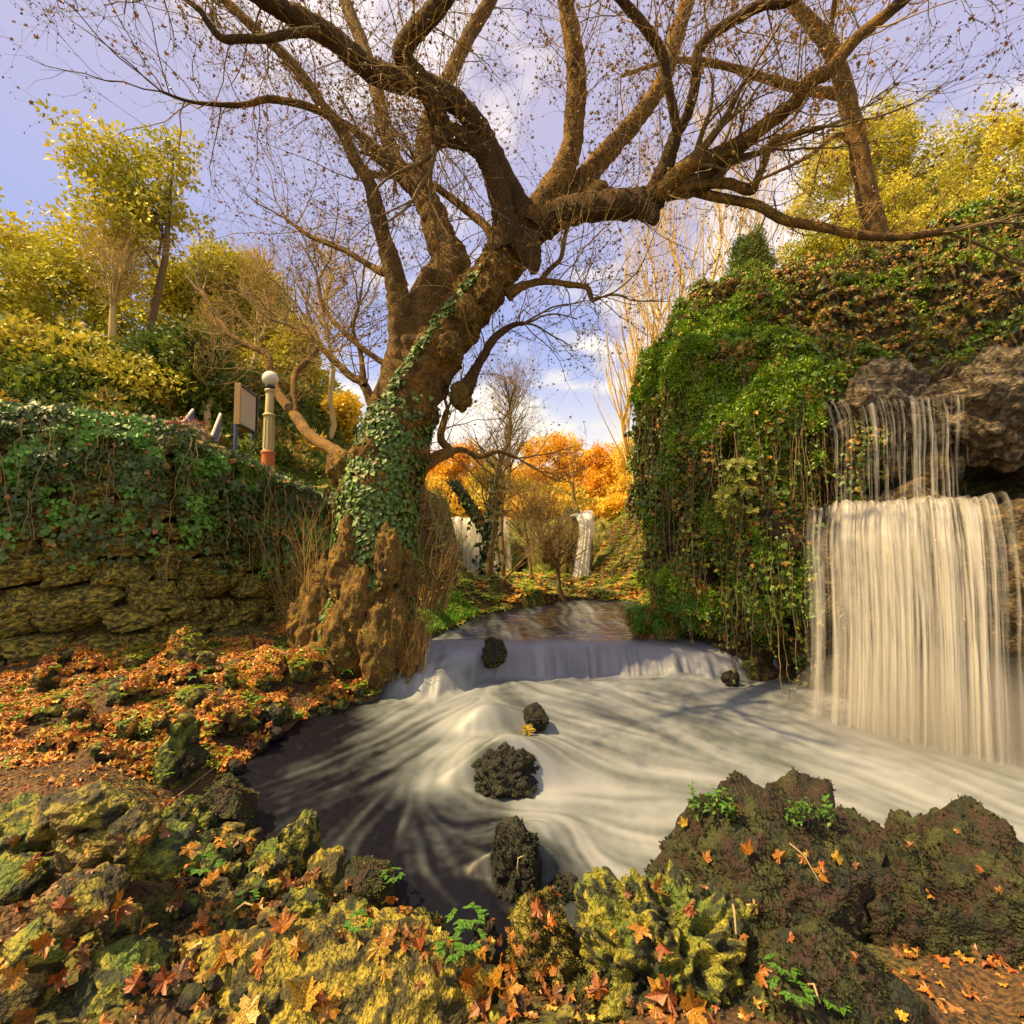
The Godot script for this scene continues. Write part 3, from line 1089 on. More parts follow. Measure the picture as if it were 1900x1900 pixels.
	for k in 22:
		var px := 1335.0 + r.randf() * 75.0
		var py := 845.0 + r.randf() * 100.0
		var dd := cliff_depth(px, py) - 0.10
		if dd < 1.0: continue
		var l := MeshInstance3D.new()
		l.name = "leaf"
		l.mesh = LEAF.plane[k % 3]
		l.material_override = M["climber_leaf"] if M.has("climber_leaf") else one_leaf("climber_leaf", Color(0.36, 0.38, 0.03))
		big.add_child(l, true)
		l.transform = Transform3D(hang((Vector3(-0.5, 0.5, 0.7) + rv(r) * 0.4).normalized(), r.randf_range(-0.8, 0.8), r.randf_range(0.12, 0.20)), W(px, py, dd) - big.position)
	var stem := MB.new()
	stem.tube([W(1362, 800, cliff_depth(1362, 800) - 0.02), W(1368, 850, cliff_depth(1368, 850) - 0.08), W(1375, 900, cliff_depth(1375, 900) - 0.1), W(1372, 960, cliff_depth(1372, 960) - 0.06)], [0.008, 0.008, 0.006, 0.004], 5, Color(0.2, 0.12, 0.05))
	part("stem", stem.mesh(), M.twig, big)

func one_leaf(called: String, col: Color) -> StandardMaterial3D:
	var m := mat(called, col, 0.5)
	m.albedo_texture = M.stone.albedo_texture
	m.uv1_triplanar = true
	m.uv1_scale = Vector3.ONE * 1.3
	m.backlight_enabled = true
	m.backlight = Color(0.5, 0.45, 0.3)
	m.cull_mode = BaseMaterial3D.CULL_DISABLED
	return m

func hang(out: Vector3, lean: float, s: float) -> Basis:
	# a leaf that faces out and hangs tip downwards
	var tip := (Vector3.DOWN - out * Vector3.DOWN.dot(out)).normalized().rotated(out, lean)
	var x := out.cross(tip).normalized()
	return Basis(x, out, tip) * Basis.from_scale(Vector3.ONE * s)

func cliff_depth(px: float, py: float) -> float:
	# how far the cliff lies behind that pixel: the nearest of its points close to the line of sight
	var r := ray(px, py)
	var best := -1.0
	var near := 0.12
	for q in cliff_p:
		var e := q - EYE
		var t := e.dot(c_fwd)
		if t < 1.0: continue
		var off := (e / t - r).length()
		if off < near / t * 1.4 and (best < 0.0 or t < best): best = t
	return best

# ------------------------------------------------------------------ the fall on the right
func build_right_waterfall() -> void:
	var t := thing("side_waterfall", "veil of white water pouring over the rock ledge beside the ivy cliff", "waterfall", Vector3(5.0, 0.1, -5.8))
	t.set_meta("kind", "structure")
	# rounded tufa bodies the water runs over
	var up := rock_mesh(401, Vector3(0.75, 0.62, 0.55), 5, 0.32, [Color(0.20, 0.14, 0.07), Color(0.36, 0.27, 0.15), Color(0.10, 0.07, 0.03)], 0, 0.0)
	var lo := rock_mesh(402, Vector3(0.95, 1.05, 0.6), 5, 0.25, [Color(0.17, 0.11, 0.04), Color(0.33, 0.22, 0.09), Color(0.09, 0.06, 0.02)], 0, 0.0)
	for q in [[up, Vector3(4.75, 3.75, -6.05)], [up, Vector3(5.7, 3.7, -5.55)], [lo, Vector3(4.75, 1.75, -5.85)], [lo, Vector3(5.75, 1.6, -5.3)]]:
		var o := part("ledge_rock", q[0], M.stone, t, false)
		o.position = q[1] - t.position
	var c := Color(0.66, 0.62, 0.55)
	var hi := [[W(1490, 755, 6.5), W(1790, 735, 5.7)], [W(1520, 752, 6.0), W(1790, 735, 5.3)], [W(1538, 800, 5.88), W(1792, 785, 5.18)], [W(1540, 860, 5.82), W(1792, 850, 5.12)], [W(1540, 945, 5.8), W(1795, 940, 5.08)]]
	var lo2 := [[W(1490, 945, 6.3), W(1800, 930, 5.5)], [W(1496, 943, 5.85), W(1815, 925, 5.0)], [W(1490, 1000, 5.68), W(1830, 985, 4.8)], [W(1493, 1090, 5.62), W(1840, 1080, 4.7)], [W(1496, 1210, 5.6), W(1845, 1205, 4.66)], [W(1490, 1335, 5.58), W(1855, 1410, 4.62)]]
	part("water_veil", water_sheet(hi, 220, 61, -0.02, c, 26.0, 0.1), M.veil, t)
	var soft := []
	for q in lo2: soft.append([q[0] + Vector3(0.08, 0, -0.08), q[1] + Vector3(0, 0, -0.08)])
	part("water_veil", water_sheet(soft, 160, 131, 0.34, c, 7.0, 0.2, 0.15), M.veil, t)
	for k in 3:
		var off := Vector3(0.03 * k, 0, 0.12 * k)
		var rows := []
		for q in lo2: rows.append([q[0] + off + Vector3(0.12 * k - 0.02, 0, 0), q[1] + off])
		part("water_veil", water_sheet(rows, 220, 71 + k * 9, 0.13, c, [26.0, 40.0, 18.0][k], 0.09, 0.10), M.veil, t)
	# spray at the foot, thicker towards its middle
	var spray_thing := thing("spray_mist", "pale spray drifting at the foot of the side waterfall", "spray", Vector3(4.7, 0.3, -5.2))
	spray_thing.set_meta("kind", "stuff")
	var fm := FogMaterial.new()
	fm.albedo = Color(0.95, 0.92, 0.86)
	fm.density = 0.22
	for k in 7:
		var mist := FogVolume.new()
		mist.name = "mist"
		mist.shape = RenderingServer.FOG_VOLUME_SHAPE_ELLIPSOID
		mist.size = Vector3(3.6, 1.7, 2.0) * (1.0 - 0.125 * k)
		mist.material = fm
		mist.position = Vector3(0.06 * k, 0.02 * k, 0.03 * k)
		spray_thing.add_child(mist, true)

# ------------------------------------------------------------------ low falls at the far end of the river
func build_far_ledge() -> void:
	var t := thing("far_ledge", "mossy rock ledge with low white waterfalls at the far end of the river", "ledge", Vector3(0, 0.8, -21.0))
	t.set_meta("kind", "structure")
	var r := rng(77)
	for k in 30:
		var px := 740.0 + k * 16.0 + r.randf_range(-8, 8)
		var dd := 21.0 + r.randf_range(-0.8, 0.4)
		var y := r.randf_range(0.3, 1.0)
		var cm := [Color(0.48, 0.40, 0.05), Color(0.26, 0.32, 0.03), Color(0.16, 0.11, 0.03)]
		var o := part("ledge_rock", rock_mesh(500 + k, Vector3(r.randf_range(0.5, 1.0), r.randf_range(0.9, 1.5), 0.7), 3, 0.4, cm, 2, 0.2), M.stone, t, false)
		o.position = Vector3((px - 950.0) / FOCAL * dd, y + 0.8, -dd) - t.position
	var c := Color(0.90, 0.87, 0.78)
	for k in 3:
		var dz := 0.25 * k
		part("water_veil", water_sheet([[W(768, 962, 20.5 - dz), W(944, 958, 20.5 - dz)], [W(764, 972, 20.1 - dz), W(946, 970, 20.1 - dz)], [W(762, 1020, 19.7 - dz), W(947, 1020, 19.7 - dz)], [W(758, 1082, 19.4 - dz), W(950, 1084, 19.4 - dz)]], 120, 83 + k, 0.20, c, [9.0, 14.0, 6.0][k], 0.05), M.veil, t)
	# the tall curved fall on the right of the ledge, over its own rock
	var bump := part("ledge_rock", rock_mesh(560, Vector3(0.75, 1.55, 0.7), 4, 0.25, [Color(0.30, 0.20, 0.03), Color(0.16, 0.15, 0.02), Color(0.10, 0.07, 0.02)], 1, 0.1), M.stone, t, false)
	bump.position = W(1062, 1020, 18.2) - t.position
	for k in 2:
		var z := Vector3(0, 0, 0.12 * k)
		part("water_veil", water_sheet([[W(1048, 962, 18.2) + z, W(1094, 946, 18.2) + z], [W(1062, 960, 17.8) + z, W(1101, 953, 17.8) + z], [W(1070, 985, 17.5) + z, W(1104, 980, 17.5) + z], [W(1066, 1030, 17.35) + z, W(1100, 1028, 17.35) + z], [W(1052, 1094, 17.2) + z, W(1096, 1090, 17.2) + z]], 40, 95 + k, 0.72, c, [2.0, 5.0][k], 0.26), M.veil, t)

# ------------------------------------------------------------------ the stone wall that holds the terrace
func build_retaining_wall() -> void:
	var t := thing("retaining_wall", "rough stone retaining wall with yellow lichen, ivy hanging over it", "wall", Vector3(-5.0, 0.7, -7.5))
	var r := rng(41)
	var shapes := []
	for k in 7:
		shapes.append(rock_mesh(600 + k, Vector3(0.5, 0.5, 0.5), 4, 0.30, [Color(0.56, 0.44, 0.06), Color(0.36, 0.30, 0.04), Color(0.13, 0.12, 0.025)], 2, 0.9))
	var total := 0.0
	for k in WALL.size() - 1: total += Vector2(WALL[k][0], WALL[k][1]).distance_to(Vector2(WALL[k + 1][0], WALL[k + 1][1]))
	var y := 0.2
	var course := 0
	while y < 3.7:
		var hgt := r.randf_range(0.24, 0.40)
		var s := 2.2 + r.randf() * 0.3
		while s < total:
			var w := r.randf_range(0.24, 0.8)
			var q := wall_at(s + w * 0.5)
			var along: Vector2 = q[1]
			var jig := r.randf_range(-0.07, 0.07)
			if y + hgt > wall_top(q[0].x) + 0.12:
				s += w
				continue
			var o := part("stone", shapes[r.randi() % 7], M.stone, t, false)
			var b := Basis(Vector3(along.x, 0, -along.y), Vector3.UP, Vector3(along.y, 0, along.x).normalized())
			b = b.rotated(Vector3.UP, r.randf_range(-0.1, 0.1)).rotated(b.z, r.randf_range(-0.07, 0.07))
			o.transform = Transform3D(b * Basis.from_scale(Vector3(w * 1.26, hgt * r.randf_range(1.15, 1.5), 0.6)), Vector3(q[0].x, y + jig + hgt * 0.5, -q[0].y) + Vector3(along.y, 0, along.x) * r.randf_range(-0.08, 0.06) - t.position)
			s += w
		y += hgt
		course += 1
	# a long low slab at the foot
	var slab := single("kerb_slab", rock_mesh(640, Vector3(1.05, 0.17, 0.3), 4, 0.16, [Color(0.26, 0.21, 0.03), Color(0.14, 0.14, 0.02), Color(0.09, 0.07, 0.02)], 3, 0.4), M.stone, "long mossy stone slab at the foot of the retaining wall", "slab", Vector3(-4.5, 0.62, -8.0))
	slab.rotation.y = 0.95
	# ivy over the upper part of the wall and the edge of the terrace
	var ivy := []; var cc := PackedColorArray()
	var grass := []; var gc := PackedColorArray()
	var vines := MB.new()
	for k in 26000:
		var s := r.randf_range(2.0, total)
		var q := wall_at(s)
		var along: Vector2 = q[1]
		var out := Vector3(along.y, 0, along.x)
		var wt := wall_top(q[0].x)
		var yy := wt + lerpf(0.3, 0.1, smoothstep(-5.4, -4.8, q[0].x)) - absf(r.randfn(0.0, 0.8))
		var cover := n1.get_noise_2d(s * 0.9, yy * 0.9)
		if yy < 1.75 + cover * 1.1 or yy < 0.9: continue
		if r.randf() < smoothstep(0.2, 0.5, n1.get_noise_2d(s * 1.6 + 20.0, yy * 1.4)): continue
		var p := Vector3(q[0].x, yy, -q[0].y) + out * (0.26 + 0.22 * n1.get_noise_2d(s * 1.5, yy * 1.5) + r.randf() * 0.14)
		if yy > wt: p -= out * r.randf() * 0.7
		ivy.append(Transform3D(hang((out + rv(r) * 0.7 + Vector3.UP * 0.4).normalized(), r.randf_range(-1, 1), r.randf_range(0.045, 0.095)), p))
		var g := smoothstep(0.05, 0.4, n1.get_noise_2d(s * 1.3 + 60.0, yy * 1.2))
		var c := mixc(Color(0.024, 0.048, 0.007), Color(0.085, 0.14, 0.012), r.randf())
		c = mixc(c, Color(0.11, 0.30, 0.02), g * 0.8)
		if r.randf() < 0.05: c = Color(0.28, 0.12, 0.02)
		cc.append(c)
	for k in 5200:
		var s := r.randf_range(2.0, total)
		var q := wall_at(s)
		var along: Vector2 = q[1]
		var back := -Vector3(along.y, 0, along.x) * r.randf_range(-0.25, 2.6)
		var p := Vector3(q[0].x, 0, -q[0].y) + back
		p.y = maxf(ground_y(p.x, -p.z), wall_top(q[0].x) - 0.1)
		grass.append(Transform3D(faced((Vector3.UP + rv(r) * 0.4).normalized(), r.randf() * TAU, Vector3.ONE * r.randf_range(0.1, 0.24)), p))
		gc.append(mixc(Color(0.08, 0.17, 0.015), Color(0.26, 0.30, 0.025), r.randf()))
	for k in 90:
		var s := r.randf_range(3.0, total)
		var q := wall_at(s)
		var along: Vector2 = q[1]
		var out := Vector3(along.y, 0, along.x)
		var p := Vector3(q[0].x, wall_top(q[0].x) + 0.05, -q[0].y) + out * 0.4
		var pts := []
		var rad := []
		for j in r.randi_range(6, 18):
			pts.append(p)
			rad.append(0.006)
			p += Vector3.DOWN * 0.12 + rv(r) * 0.07
		vines.tube(pts, rad, 4, mixc(Color(0.14, 0.09, 0.04), Color(0.3, 0.22, 0.1), r.randf()))
	var it := thing("wall_ivy", "dark green ivy hanging over the top of the retaining wall", "ivy", Vector3(-5.0, 3.0, -7.4))
	scatter("ivy_foliage", LEAF.ivy, M.ivy, ivy, cc, it)
	part("ivy_stems", vines.mesh(), M.twig, it, true, "stuff")
	scatter("terrace_grass", LEAF.fern, M.leaf, grass, gc, null, "green undergrowth along the edge of the terrace above the wall", "undergrowth")

func wall_at(s: float) -> Array:
	for k in WALL.size() - 1:
		var a := Vector2(WALL[k][0], WALL[k][1])
		var b := Vector2(WALL[k + 1][0], WALL[k + 1][1])
		var l := a.distance_to(b)
		if s <= l or k == WALL.size() - 2:
			return [a.lerp(b, s / l), (b - a).normalized()]
		s -= l
	return []

# ------------------------------------------------------------------ rocks
var spheres := {}

func icosphere(level_: int) -> Array:
	if spheres.has(level_): return spheres[level_]
	var p := (1.0 + sqrt(5.0)) / 2.0
	var v := []
	for q in [[-1, p, 0], [1, p, 0], [-1, -p, 0], [1, -p, 0], [0, -1, p], [0, 1, p], [0, -1, -p], [0, 1, -p], [p, 0, -1], [p, 0, 1], [-p, 0, -1], [-p, 0, 1]]:
		v.append(Vector3(q[0], q[1], q[2]).normalized())
	var f := [0, 11, 5, 0, 5, 1, 0, 1, 7, 0, 7, 10, 0, 10, 11, 1, 5, 9, 5, 11, 4, 11, 10, 2, 10, 7, 6, 7, 1, 8, 3, 9, 4, 3, 4, 2, 3, 2, 6, 3, 6, 8, 3, 8, 9, 4, 9, 5, 2, 4, 11, 6, 2, 10, 8, 6, 7, 9, 8, 1]
	for k in level_:
		var g := []
		var mids := {}
		for t in range(0, f.size(), 3):
			var m := []
			for e in 3:
				var a: int = f[t + e]
				var b: int = f[t + (e + 1) % 3]
				var key := mini(a, b) * 1000003 + maxi(a, b)
				if not mids.has(key):
					mids[key] = v.size()
					v.append(((v[a] + v[b]) * 0.5).normalized())
				m.append(mids[key])
			g.append_array([f[t], m[0], m[2], f[t + 1], m[1], m[0], f[t + 2], m[2], m[1], m[0], m[1], m[2]])
		f = g
	# clockwise as seen from outside
	var idx := PackedInt32Array()
	for t in range(0, f.size(), 3):
		var a: Vector3 = v[f[t]]
		if (v[f[t + 2]] - a).cross(v[f[t + 1]] - a).dot(a) > 0.0:
			idx.append(f[t]); idx.append(f[t + 1]); idx.append(f[t + 2])
		else:
			idx.append(f[t]); idx.append(f[t + 2]); idx.append(f[t + 1])
	spheres[level_] = [PackedVector3Array(v), idx]
	return spheres[level_]

var last_rock := PackedVector3Array()

func rock_mesh(s: int, radii: Vector3, lev: int, rough: float, cols: Array, facets: int, boxy: float, pits := 0.0) -> ArrayMesh:
	# a sphere squared off, cut by planes and roughened; colours in patches of lichen, moss and bare stone
	var r := rng(s)
	var ico := icosphere(lev)
	var off := rv(r) * 40.0
	var cuts := []
	for k in facets * 3:
		cuts.append([rv(r).normalized(), r.randf_range(0.62, 0.88)])
	var m := MB.new()
	var big := maxf(radii.x, maxf(radii.y, radii.z))
	var verts: PackedVector3Array = ico[0]
	for q in verts:
		var p := q
		if boxy > 0.0:
			var mx := maxf(absf(q.x), maxf(absf(q.y), absf(q.z)))
			p = q.lerp(q / mx * 0.86, boxy)
		p *= 1.0 + rough * (n1.get_noise_3dv(q * 1.1 + off) + 0.5 * n1.get_noise_3dv(q * 2.6 + off))
		for c in cuts:
			var e: float = p.dot(c[0]) - c[1]
			if e > 0.0: p -= c[0] * e * 0.9
		var w := p * radii
		var fine := n1.get_noise_3dv(w * 9.0 + off) * 0.022 + n2.get_noise_3dv(w * 5.0 + off) * 0.018
		if pits > 0.0:
			var cd := cell.get_noise_3dv(w * 7.5 + off * 3.0 + Vector3.ONE * n3.get_noise_3dv(w * 6.0) * 0.5)
			fine += -pits * (1.0 - smoothstep(-0.72, -0.36, cd))
			cd = cell.get_noise_3dv(w * 17.0 + off)
			fine += -pits * 0.3 * (1.0 - smoothstep(-0.72, -0.4, cd))
		m.v.append(w + q * fine * minf(1.0, big * 2.5))
		var a := n1.get_noise_3dv(w * 4.0 + off)
		var b := n1.get_noise_3dv(w * 13.0 - off)
		var e := n1.get_noise_3dv(w * 6.5 + off * 1.7)
		var col := mixc(cols[0], cols[1], 0.5 + a * 2.0 + b * 0.9)
		col = mixc(col, cols[2], smoothstep(-0.08, 0.20, b * 0.7 + e * 0.9 - a * 0.3))
		m.c.append(col)
	m.i = ico[1]
	last_rock = m.v
	return m.mesh(true)

const MOSSY := [Color(0.33, 0.29, 0.026), Color(0.12, 0.17, 0.016), Color(0.028, 0.034, 0.008)]
const YELLOW := [Color(0.44, 0.33, 0.028), Color(0.29, 0.23, 0.024), Color(0.07, 0.058, 0.012)]
const DARK := [Color(0.016, 0.021, 0.005), Color(0.055, 0.060, 0.010), Color(0.045, 0.022, 0.008)]
const WET := [Color(0.012, 0.014, 0.006), Color(0.030, 0.032, 0.009), Color(0.014, 0.010, 0.006)]
const BROWN := [Color(0.20, 0.14, 0.03), Color(0.32, 0.27, 0.03), Color(0.05, 0.042, 0.012)]

var landmarks := []      # [px, py, how one would call it]
var told := {}

func beside(what: String, px: float, py: float) -> String:
	# "what" told apart by the nearest landmark: left of, right of, above or below it
	var near := landmarks.duplicate()
	near.sort_custom(func(a, b): return Vector2(a[0] - px, a[1] - py).length_squared() < Vector2(b[0] - px, b[1] - py).length_squared())
	for far in ["", "just ", "a little way ", "farther "]:
		for k in mini(5, near.size()):
			var dx: float = px - near[k][0]
			var dy: float = py - near[k][1]
			var way := ("left of" if dx < 0.0 else "right of") if absf(dx) > absf(dy) else ("above" if dy < 0.0 else "below")
			var s := "%s %s%s the %s" % [what, far, way, near[k][2]]
			if not told.has(s):
				told[s] = true
				return s
	return what + " among the rocks"

func put_rock(px: float, py: float, w: float, h: float, d: float, cols: Array, label: String, opt := {}) -> MeshInstance3D:
	# a rock whose middle shows at (px, py), w by h pixels large, at depth d (0: where its foot meets the ground)
	if d <= 0.0:
		var q := hit(px, py + h * 0.3)
		if q.y < -50.0: return null
		d = (q - EYE).dot(c_fwd)
	if opt.has("short"): landmarks.append([px, py, opt.short])
	if label.begins_with("*"): label = beside(label.substr(1), px, py)
	var at := W(px, py, d)
	var rad := Vector3(w * 0.5, h * 0.55, (w + h) * 0.25 * float(opt.get("deep", 1.0))) / FOCAL * d
	var lev: int = opt.get("lev", 4 if w > 60 else 3)
	var mesh := rock_mesh(int(opt.get("seed", int(px * 3.0 + py))), rad, lev, opt.get("rough", 0.34), cols, opt.get("facets", 2), opt.get("boxy", 0.25), opt.get("pits", 0.0))
	var turn: float = opt.get("turn", 0.0)
	var o := single("rock", mesh, M.boulder if w > 60 else M.stone, label, "rock", at, opt.get("group", ""))
	o.rotation.z = turn
	for q in last_rock: raise(at + q.rotated(Vector3.BACK, turn))
	var moss: int = opt.get("moss", 0)
	if moss > 0:
		var r := rng(int(px + py * 7.0))
		var tr := []
		var cc := PackedColorArray()
		var mc: Array = opt.get("moss_cols", [Color(0.05, 0.06, 0.01), Color(0.22, 0.20, 0.025)])
		for k in moss:
			var q := last_rock[r.randi() % last_rock.size()]
			var n := (q / (rad * rad)).normalized()
			if n1.get_noise_3dv(q * 4.0 + at) < -0.15 + float(opt.get("moss_gap", 0.0)): continue
			var s := r.randf_range(0.010, 0.026) * float(opt.get("moss_size", 1.0))
			tr.append(Transform3D(faced((n + rv(r) * 0.5).normalized(), r.randf() * TAU, Vector3.ONE * s), q + rv(r) * 0.006 - n * 0.004))
			cc.append(mixc(mc[0], mc[1], r.randf() * 0.75 + 0.5 * n1.get_noise_3dv(q * 7.0 + at)))
		var mi := scatter("moss", LEAF.moss, M.moss, tr, cc, o)
		mi.transform = Transform3D.IDENTITY
		# the copies were given relative to the rock already
		shift_copies(mi, at)
	return o

func shift_copies(mi: MultiMeshInstance3D, by: Vector3) -> void:
	mi.position = by

func build_rocks() -> void:
	var r := rng(90)
	# rocks that stand in the river
	put_rock(942, 1440, 112, 84, 4.2, WET, "dark dripping rock in midstream with water parting round it", {"short": "dark dripping midstream rock", "lev": 5, "moss": 1500, "boxy": 0.0, "facets": 0, "rough": 0.4, "moss_cols": [Color(0.009, 0.013, 0.004), Color(0.040, 0.050, 0.009)]})
	put_rock(958, 1605, 115, 130, 3.15, WET, "dark mossy rock with a bent straw on it, near the front rocks", {"short": "straw-bearing river rock", "lev": 5, "moss": 1800, "boxy": 0.2, "moss_cols": [Color(0.009, 0.013, 0.004), Color(0.040, 0.050, 0.009)]})
	put_rock(1040, 1658, 66, 52, 3.0, WET, "small dark wet rock right of the straw-bearing river rock", {"short": "small dark wet rock", "lev": 4, "moss": 500, "moss_cols": [Color(0.009, 0.013, 0.004), Color(0.040, 0.050, 0.009)]})
	put_rock(994, 1332, 46, 42, 5.15, WET, "small dark rock in white water with a yellow leaf against it", {"lev": 4})
	put_rock(920, 1210, 50, 52, 6.95, WET, "mossy rock standing in the lip of the cascade", {"lev": 4, "moss": 700})
	put_rock(1356, 1258, 32, 26, 6.6, WET, "small dark rock in foam at the foot of the ivy cliff", {"lev": 3})
	# big rocks along the front
	put_rock(1440, 1700, 440, 410, 2.85, DARK, "large dark mossy boulder at the right water's edge", {"seed": 6010, "short": "large dark boulder", "lev": 6, "rough": 0.42, "boxy": 0.45, "facets": 3, "deep": 0.8, "moss": 14000, "moss_size": 0.9, "moss_cols": [Color(0.010, 0.014, 0.003), Color(0.060, 0.056, 0.008)]})
	put_rock(1740, 1760, 380, 400, 2.75, DARK, "dark mossy boulder right of the large boulder, at the frame's edge", {"lev": 6, "rough": 0.4, "boxy": 0.4, "facets": 2, "moss": 9000, "moss_cols": [Color(0.010, 0.014, 0.003), Color(0.060, 0.056, 0.008)]})
	put_rock(1238, 1815, 345, 320, 2.25, MOSSY, "pitted yellow-green porous rock with red leaves in its hollows", {"seed": 5495, "short": "porous rock", "lev": 6, "rough": 0.3, "boxy": 0.55, "facets": 1, "pits": 0.07, "deep": 0.75, "moss": 1500, "moss_size": 0.5})
	put_rock(1005, 1775, 138, 230, 2.45, BROWN, "tall mossy block between the water and the porous rock", {"short": "tall mossy block", "lev": 5, "rough": 0.35, "boxy": 0.55, "facets": 2, "pits": 0.02, "moss": 5200, "moss_cols": [Color(0.06, 0.06, 0.01), Color(0.26, 0.20, 0.025)]})
	put_rock(1395, 1870, 130, 130, 2.05, MOSSY, "ridged mossy rock below the porous rock", {"short": "ridged mossy rock", "lev": 5, "pits": 0.03, "boxy": 0.3, "moss": 1500, "moss_size": 0.7})
	put_rock(1490, 1900, 130, 90, 1.95, MOSSY, "low mossy rock at the bottom right with green sprigs", {"short": "low bottom-right rock", "lev": 5, "pits": 0.02, "moss": 1200, "moss_size": 0.7})
	put_rock(610, 1880, 640, 250, 2.1, YELLOW, "broad flat yellow-mossed rock filling the bottom left", {"short": "flat yellow rock", "lev": 6, "rough": 0.17, "boxy": 0.2, "facets": 3, "deep": 0.75, "turn": -0.08, "moss": 5000, "moss_size": 0.5, "moss_gap": 0.2, "moss_cols": [Color(0.10, 0.08, 0.012), Color(0.34, 0.25, 0.03)]})
	put_rock(770, 1775, 110, 105, 2.55, BROWN, "mossy lump with a red leaf beside the flat yellow rock", {"short": "mossy lump", "lev": 5, "pits": 0.02, "moss": 2200})
	put_rock(602, 1627, 74, 82, 2.95, YELLOW, "smooth bright yellow rounded stone at the water's edge", {"short": "round yellow stone", "lev": 4, "facets": 2, "rough": 0.2, "boxy": 0.2})
	put_rock(677, 1652, 104, 88, 2.95, DARK, "dark round mossy stone right of the bright yellow stone", {"short": "dark round stone", "lev": 5, "rough": 0.18, "facets": 0, "moss": 2200, "moss_size": 0.7})
	put_rock(553, 1572, 78, 88, 3.2, MOSSY, "upright angular mossy rock at the left shore, pointed top", {"short": "upright angular rock", "lev": 5, "facets": 3, "boxy": 0.4, "turn": 0.2, "moss": 500, "moss_size": 0.7})
	put_rock(507, 1608, 82, 84, 3.1, MOSSY, "leaning mossy rock left of the upright angular one", {"short": "leaning mossy rock", "lev": 5, "facets": 3, "boxy": 0.4, "turn": 0.5})
	put_rock(412, 1498, 116, 92, 3.55, DARK, "dark pointed rock at the tip of the left shore", {"short": "dark pointed rock", "lev": 5, "facets": 3, "rough": 0.5, "moss": 900, "moss_size": 0.8, "moss_cols": [Color(0.05, 0.05, 0.01), Color(0.24, 0.22, 0.02)]})
	put_rock(335, 1548, 74, 96, 3.3, MOSSY, "round yellow-mossed rock at the left edge", {"short": "round left-edge rock", "lev": 5, "facets": 1, "pits": 0.015})
	put_rock(375, 1530, 50, 40, 3.35, MOSSY, "small mossy stone beside the dark pointed rock", {"lev": 4})
	put_rock(432, 1545, 44, 38, 3.3, BROWN, "grey-brown pebble by the dark pointed rock", {"lev": 3})
	put_rock(468, 1562, 40, 44, 3.25, BROWN, "grey-brown stone by the left shore, next to the leaning rock", {"lev": 3})
	put_rock(380, 1565, 40, 50, 3.15, MOSSY, "upright small yellow stone among red leaves at the left", {"lev": 4, "facets": 2})
	put_rock(440, 1575, 46, 48, 3.1, MOSSY, "mossy stone among red leaves, left of the leaning rock", {"lev": 4, "facets": 2})
	put_rock(345, 1610, 80, 76, 2.95, MOSSY, "broad pitted yellow stone at the left edge", {"short": "broad pitted stone", "lev": 4, "pits": 0.02})
	put_rock(400, 1600, 66, 54, 2.95, MOSSY, "green-mossed stone beside the broad pitted one", {"lev": 4, "facets": 3})
	put_rock(418, 1636, 46, 70, 2.85, MOSSY, "tilted pointed mossy stone among red leaves", {"short": "tilted pointed stone", "lev": 4, "facets": 3, "turn": -0.4})
	put_rock(340, 1660, 62, 50, 2.75, DARK, "dark flat stone at the left edge", {"short": "dark flat stone", "lev": 4})
	put_rock(465, 1655, 64, 38, 2.8, MOSSY, "flat mossy stone left of the round yellow stone", {"lev": 4})
	put_rock(508, 1648, 44, 36, 2.85, YELLOW, "pale yellow pebble left of the round yellow stone", {"lev": 3})
	put_rock(570, 1690, 98, 70, 2.7, MOSSY, "sparkling yellow-green rock below the round yellow stone", {"short": "sparkling yellow-green rock", "lev": 5, "pits": 0.012, "facets": 2})
	put_rock(645, 1705, 78, 60, 2.65, MOSSY, "smooth olive slab by the shore, pointing at the water", {"short": "olive slab", "lev": 4, "facets": 3})
	put_rock(628, 1728, 58, 50, 2.55, MOSSY, "green triangular stone above the flat yellow rock", {"lev": 4, "facets": 3})
	put_rock(390, 1705, 150, 86, 2.6, BROWN, "low mossy hump at the left with bare patches", {"short": "low mossy hump", "lev": 5, "pits": 0.02, "moss": 1500, "moss_size": 0.7})
	put_rock(350, 1755, 70, 66, 2.45, MOSSY, "green-mossed stone left of the leaf cluster", {"lev": 4})
	put_rock(405, 1760, 80, 72, 2.4, MOSSY, "rounded mossy stone under the big orange leaves", {"lev": 4, "facets": 1})
	put_rock(440, 1735, 44, 50, 2.45, MOSSY, "small upright green stone by the orange leaves", {"lev": 4})
	put_rock(350, 1820, 130, 110, 2.25, MOSSY, "mossy rock in the bottom left corner of the bank", {"short": "corner rock", "lev": 5, "moss": 900, "moss_size": 0.7})
	put_rock(893, 1772, 42, 50, 2.45, YELLOW, "bright yellow cube-shaped stone left of the tall mossy block", {"short": "cube-shaped stone", "lev": 4, "boxy": 0.8, "facets": 1, "turn": -0.2})
	put_rock(868, 1795, 40, 36, 2.4, YELLOW, "yellow stone left of the cube-shaped stone", {"lev": 3})
	put_rock(892, 1815, 70, 44, 2.35, MOSSY, "dark-edged mossy stone under the cube-shaped stone", {"lev": 4, "facets": 2})
	put_rock(900, 1735, 40, 48, 2.55, DARK, "dark pointed stone behind the bright green sprig", {"lev": 4})
	put_rock(822, 1835, 48, 56, 2.25, MOSSY, "olive stone at the right end of the flat yellow rock", {"lev": 4, "facets": 2})
	put_rock(865, 1862, 66, 54, 2.15, MOSSY, "smooth green stone below the olive stone", {"short": "smooth green stone", "lev": 4})
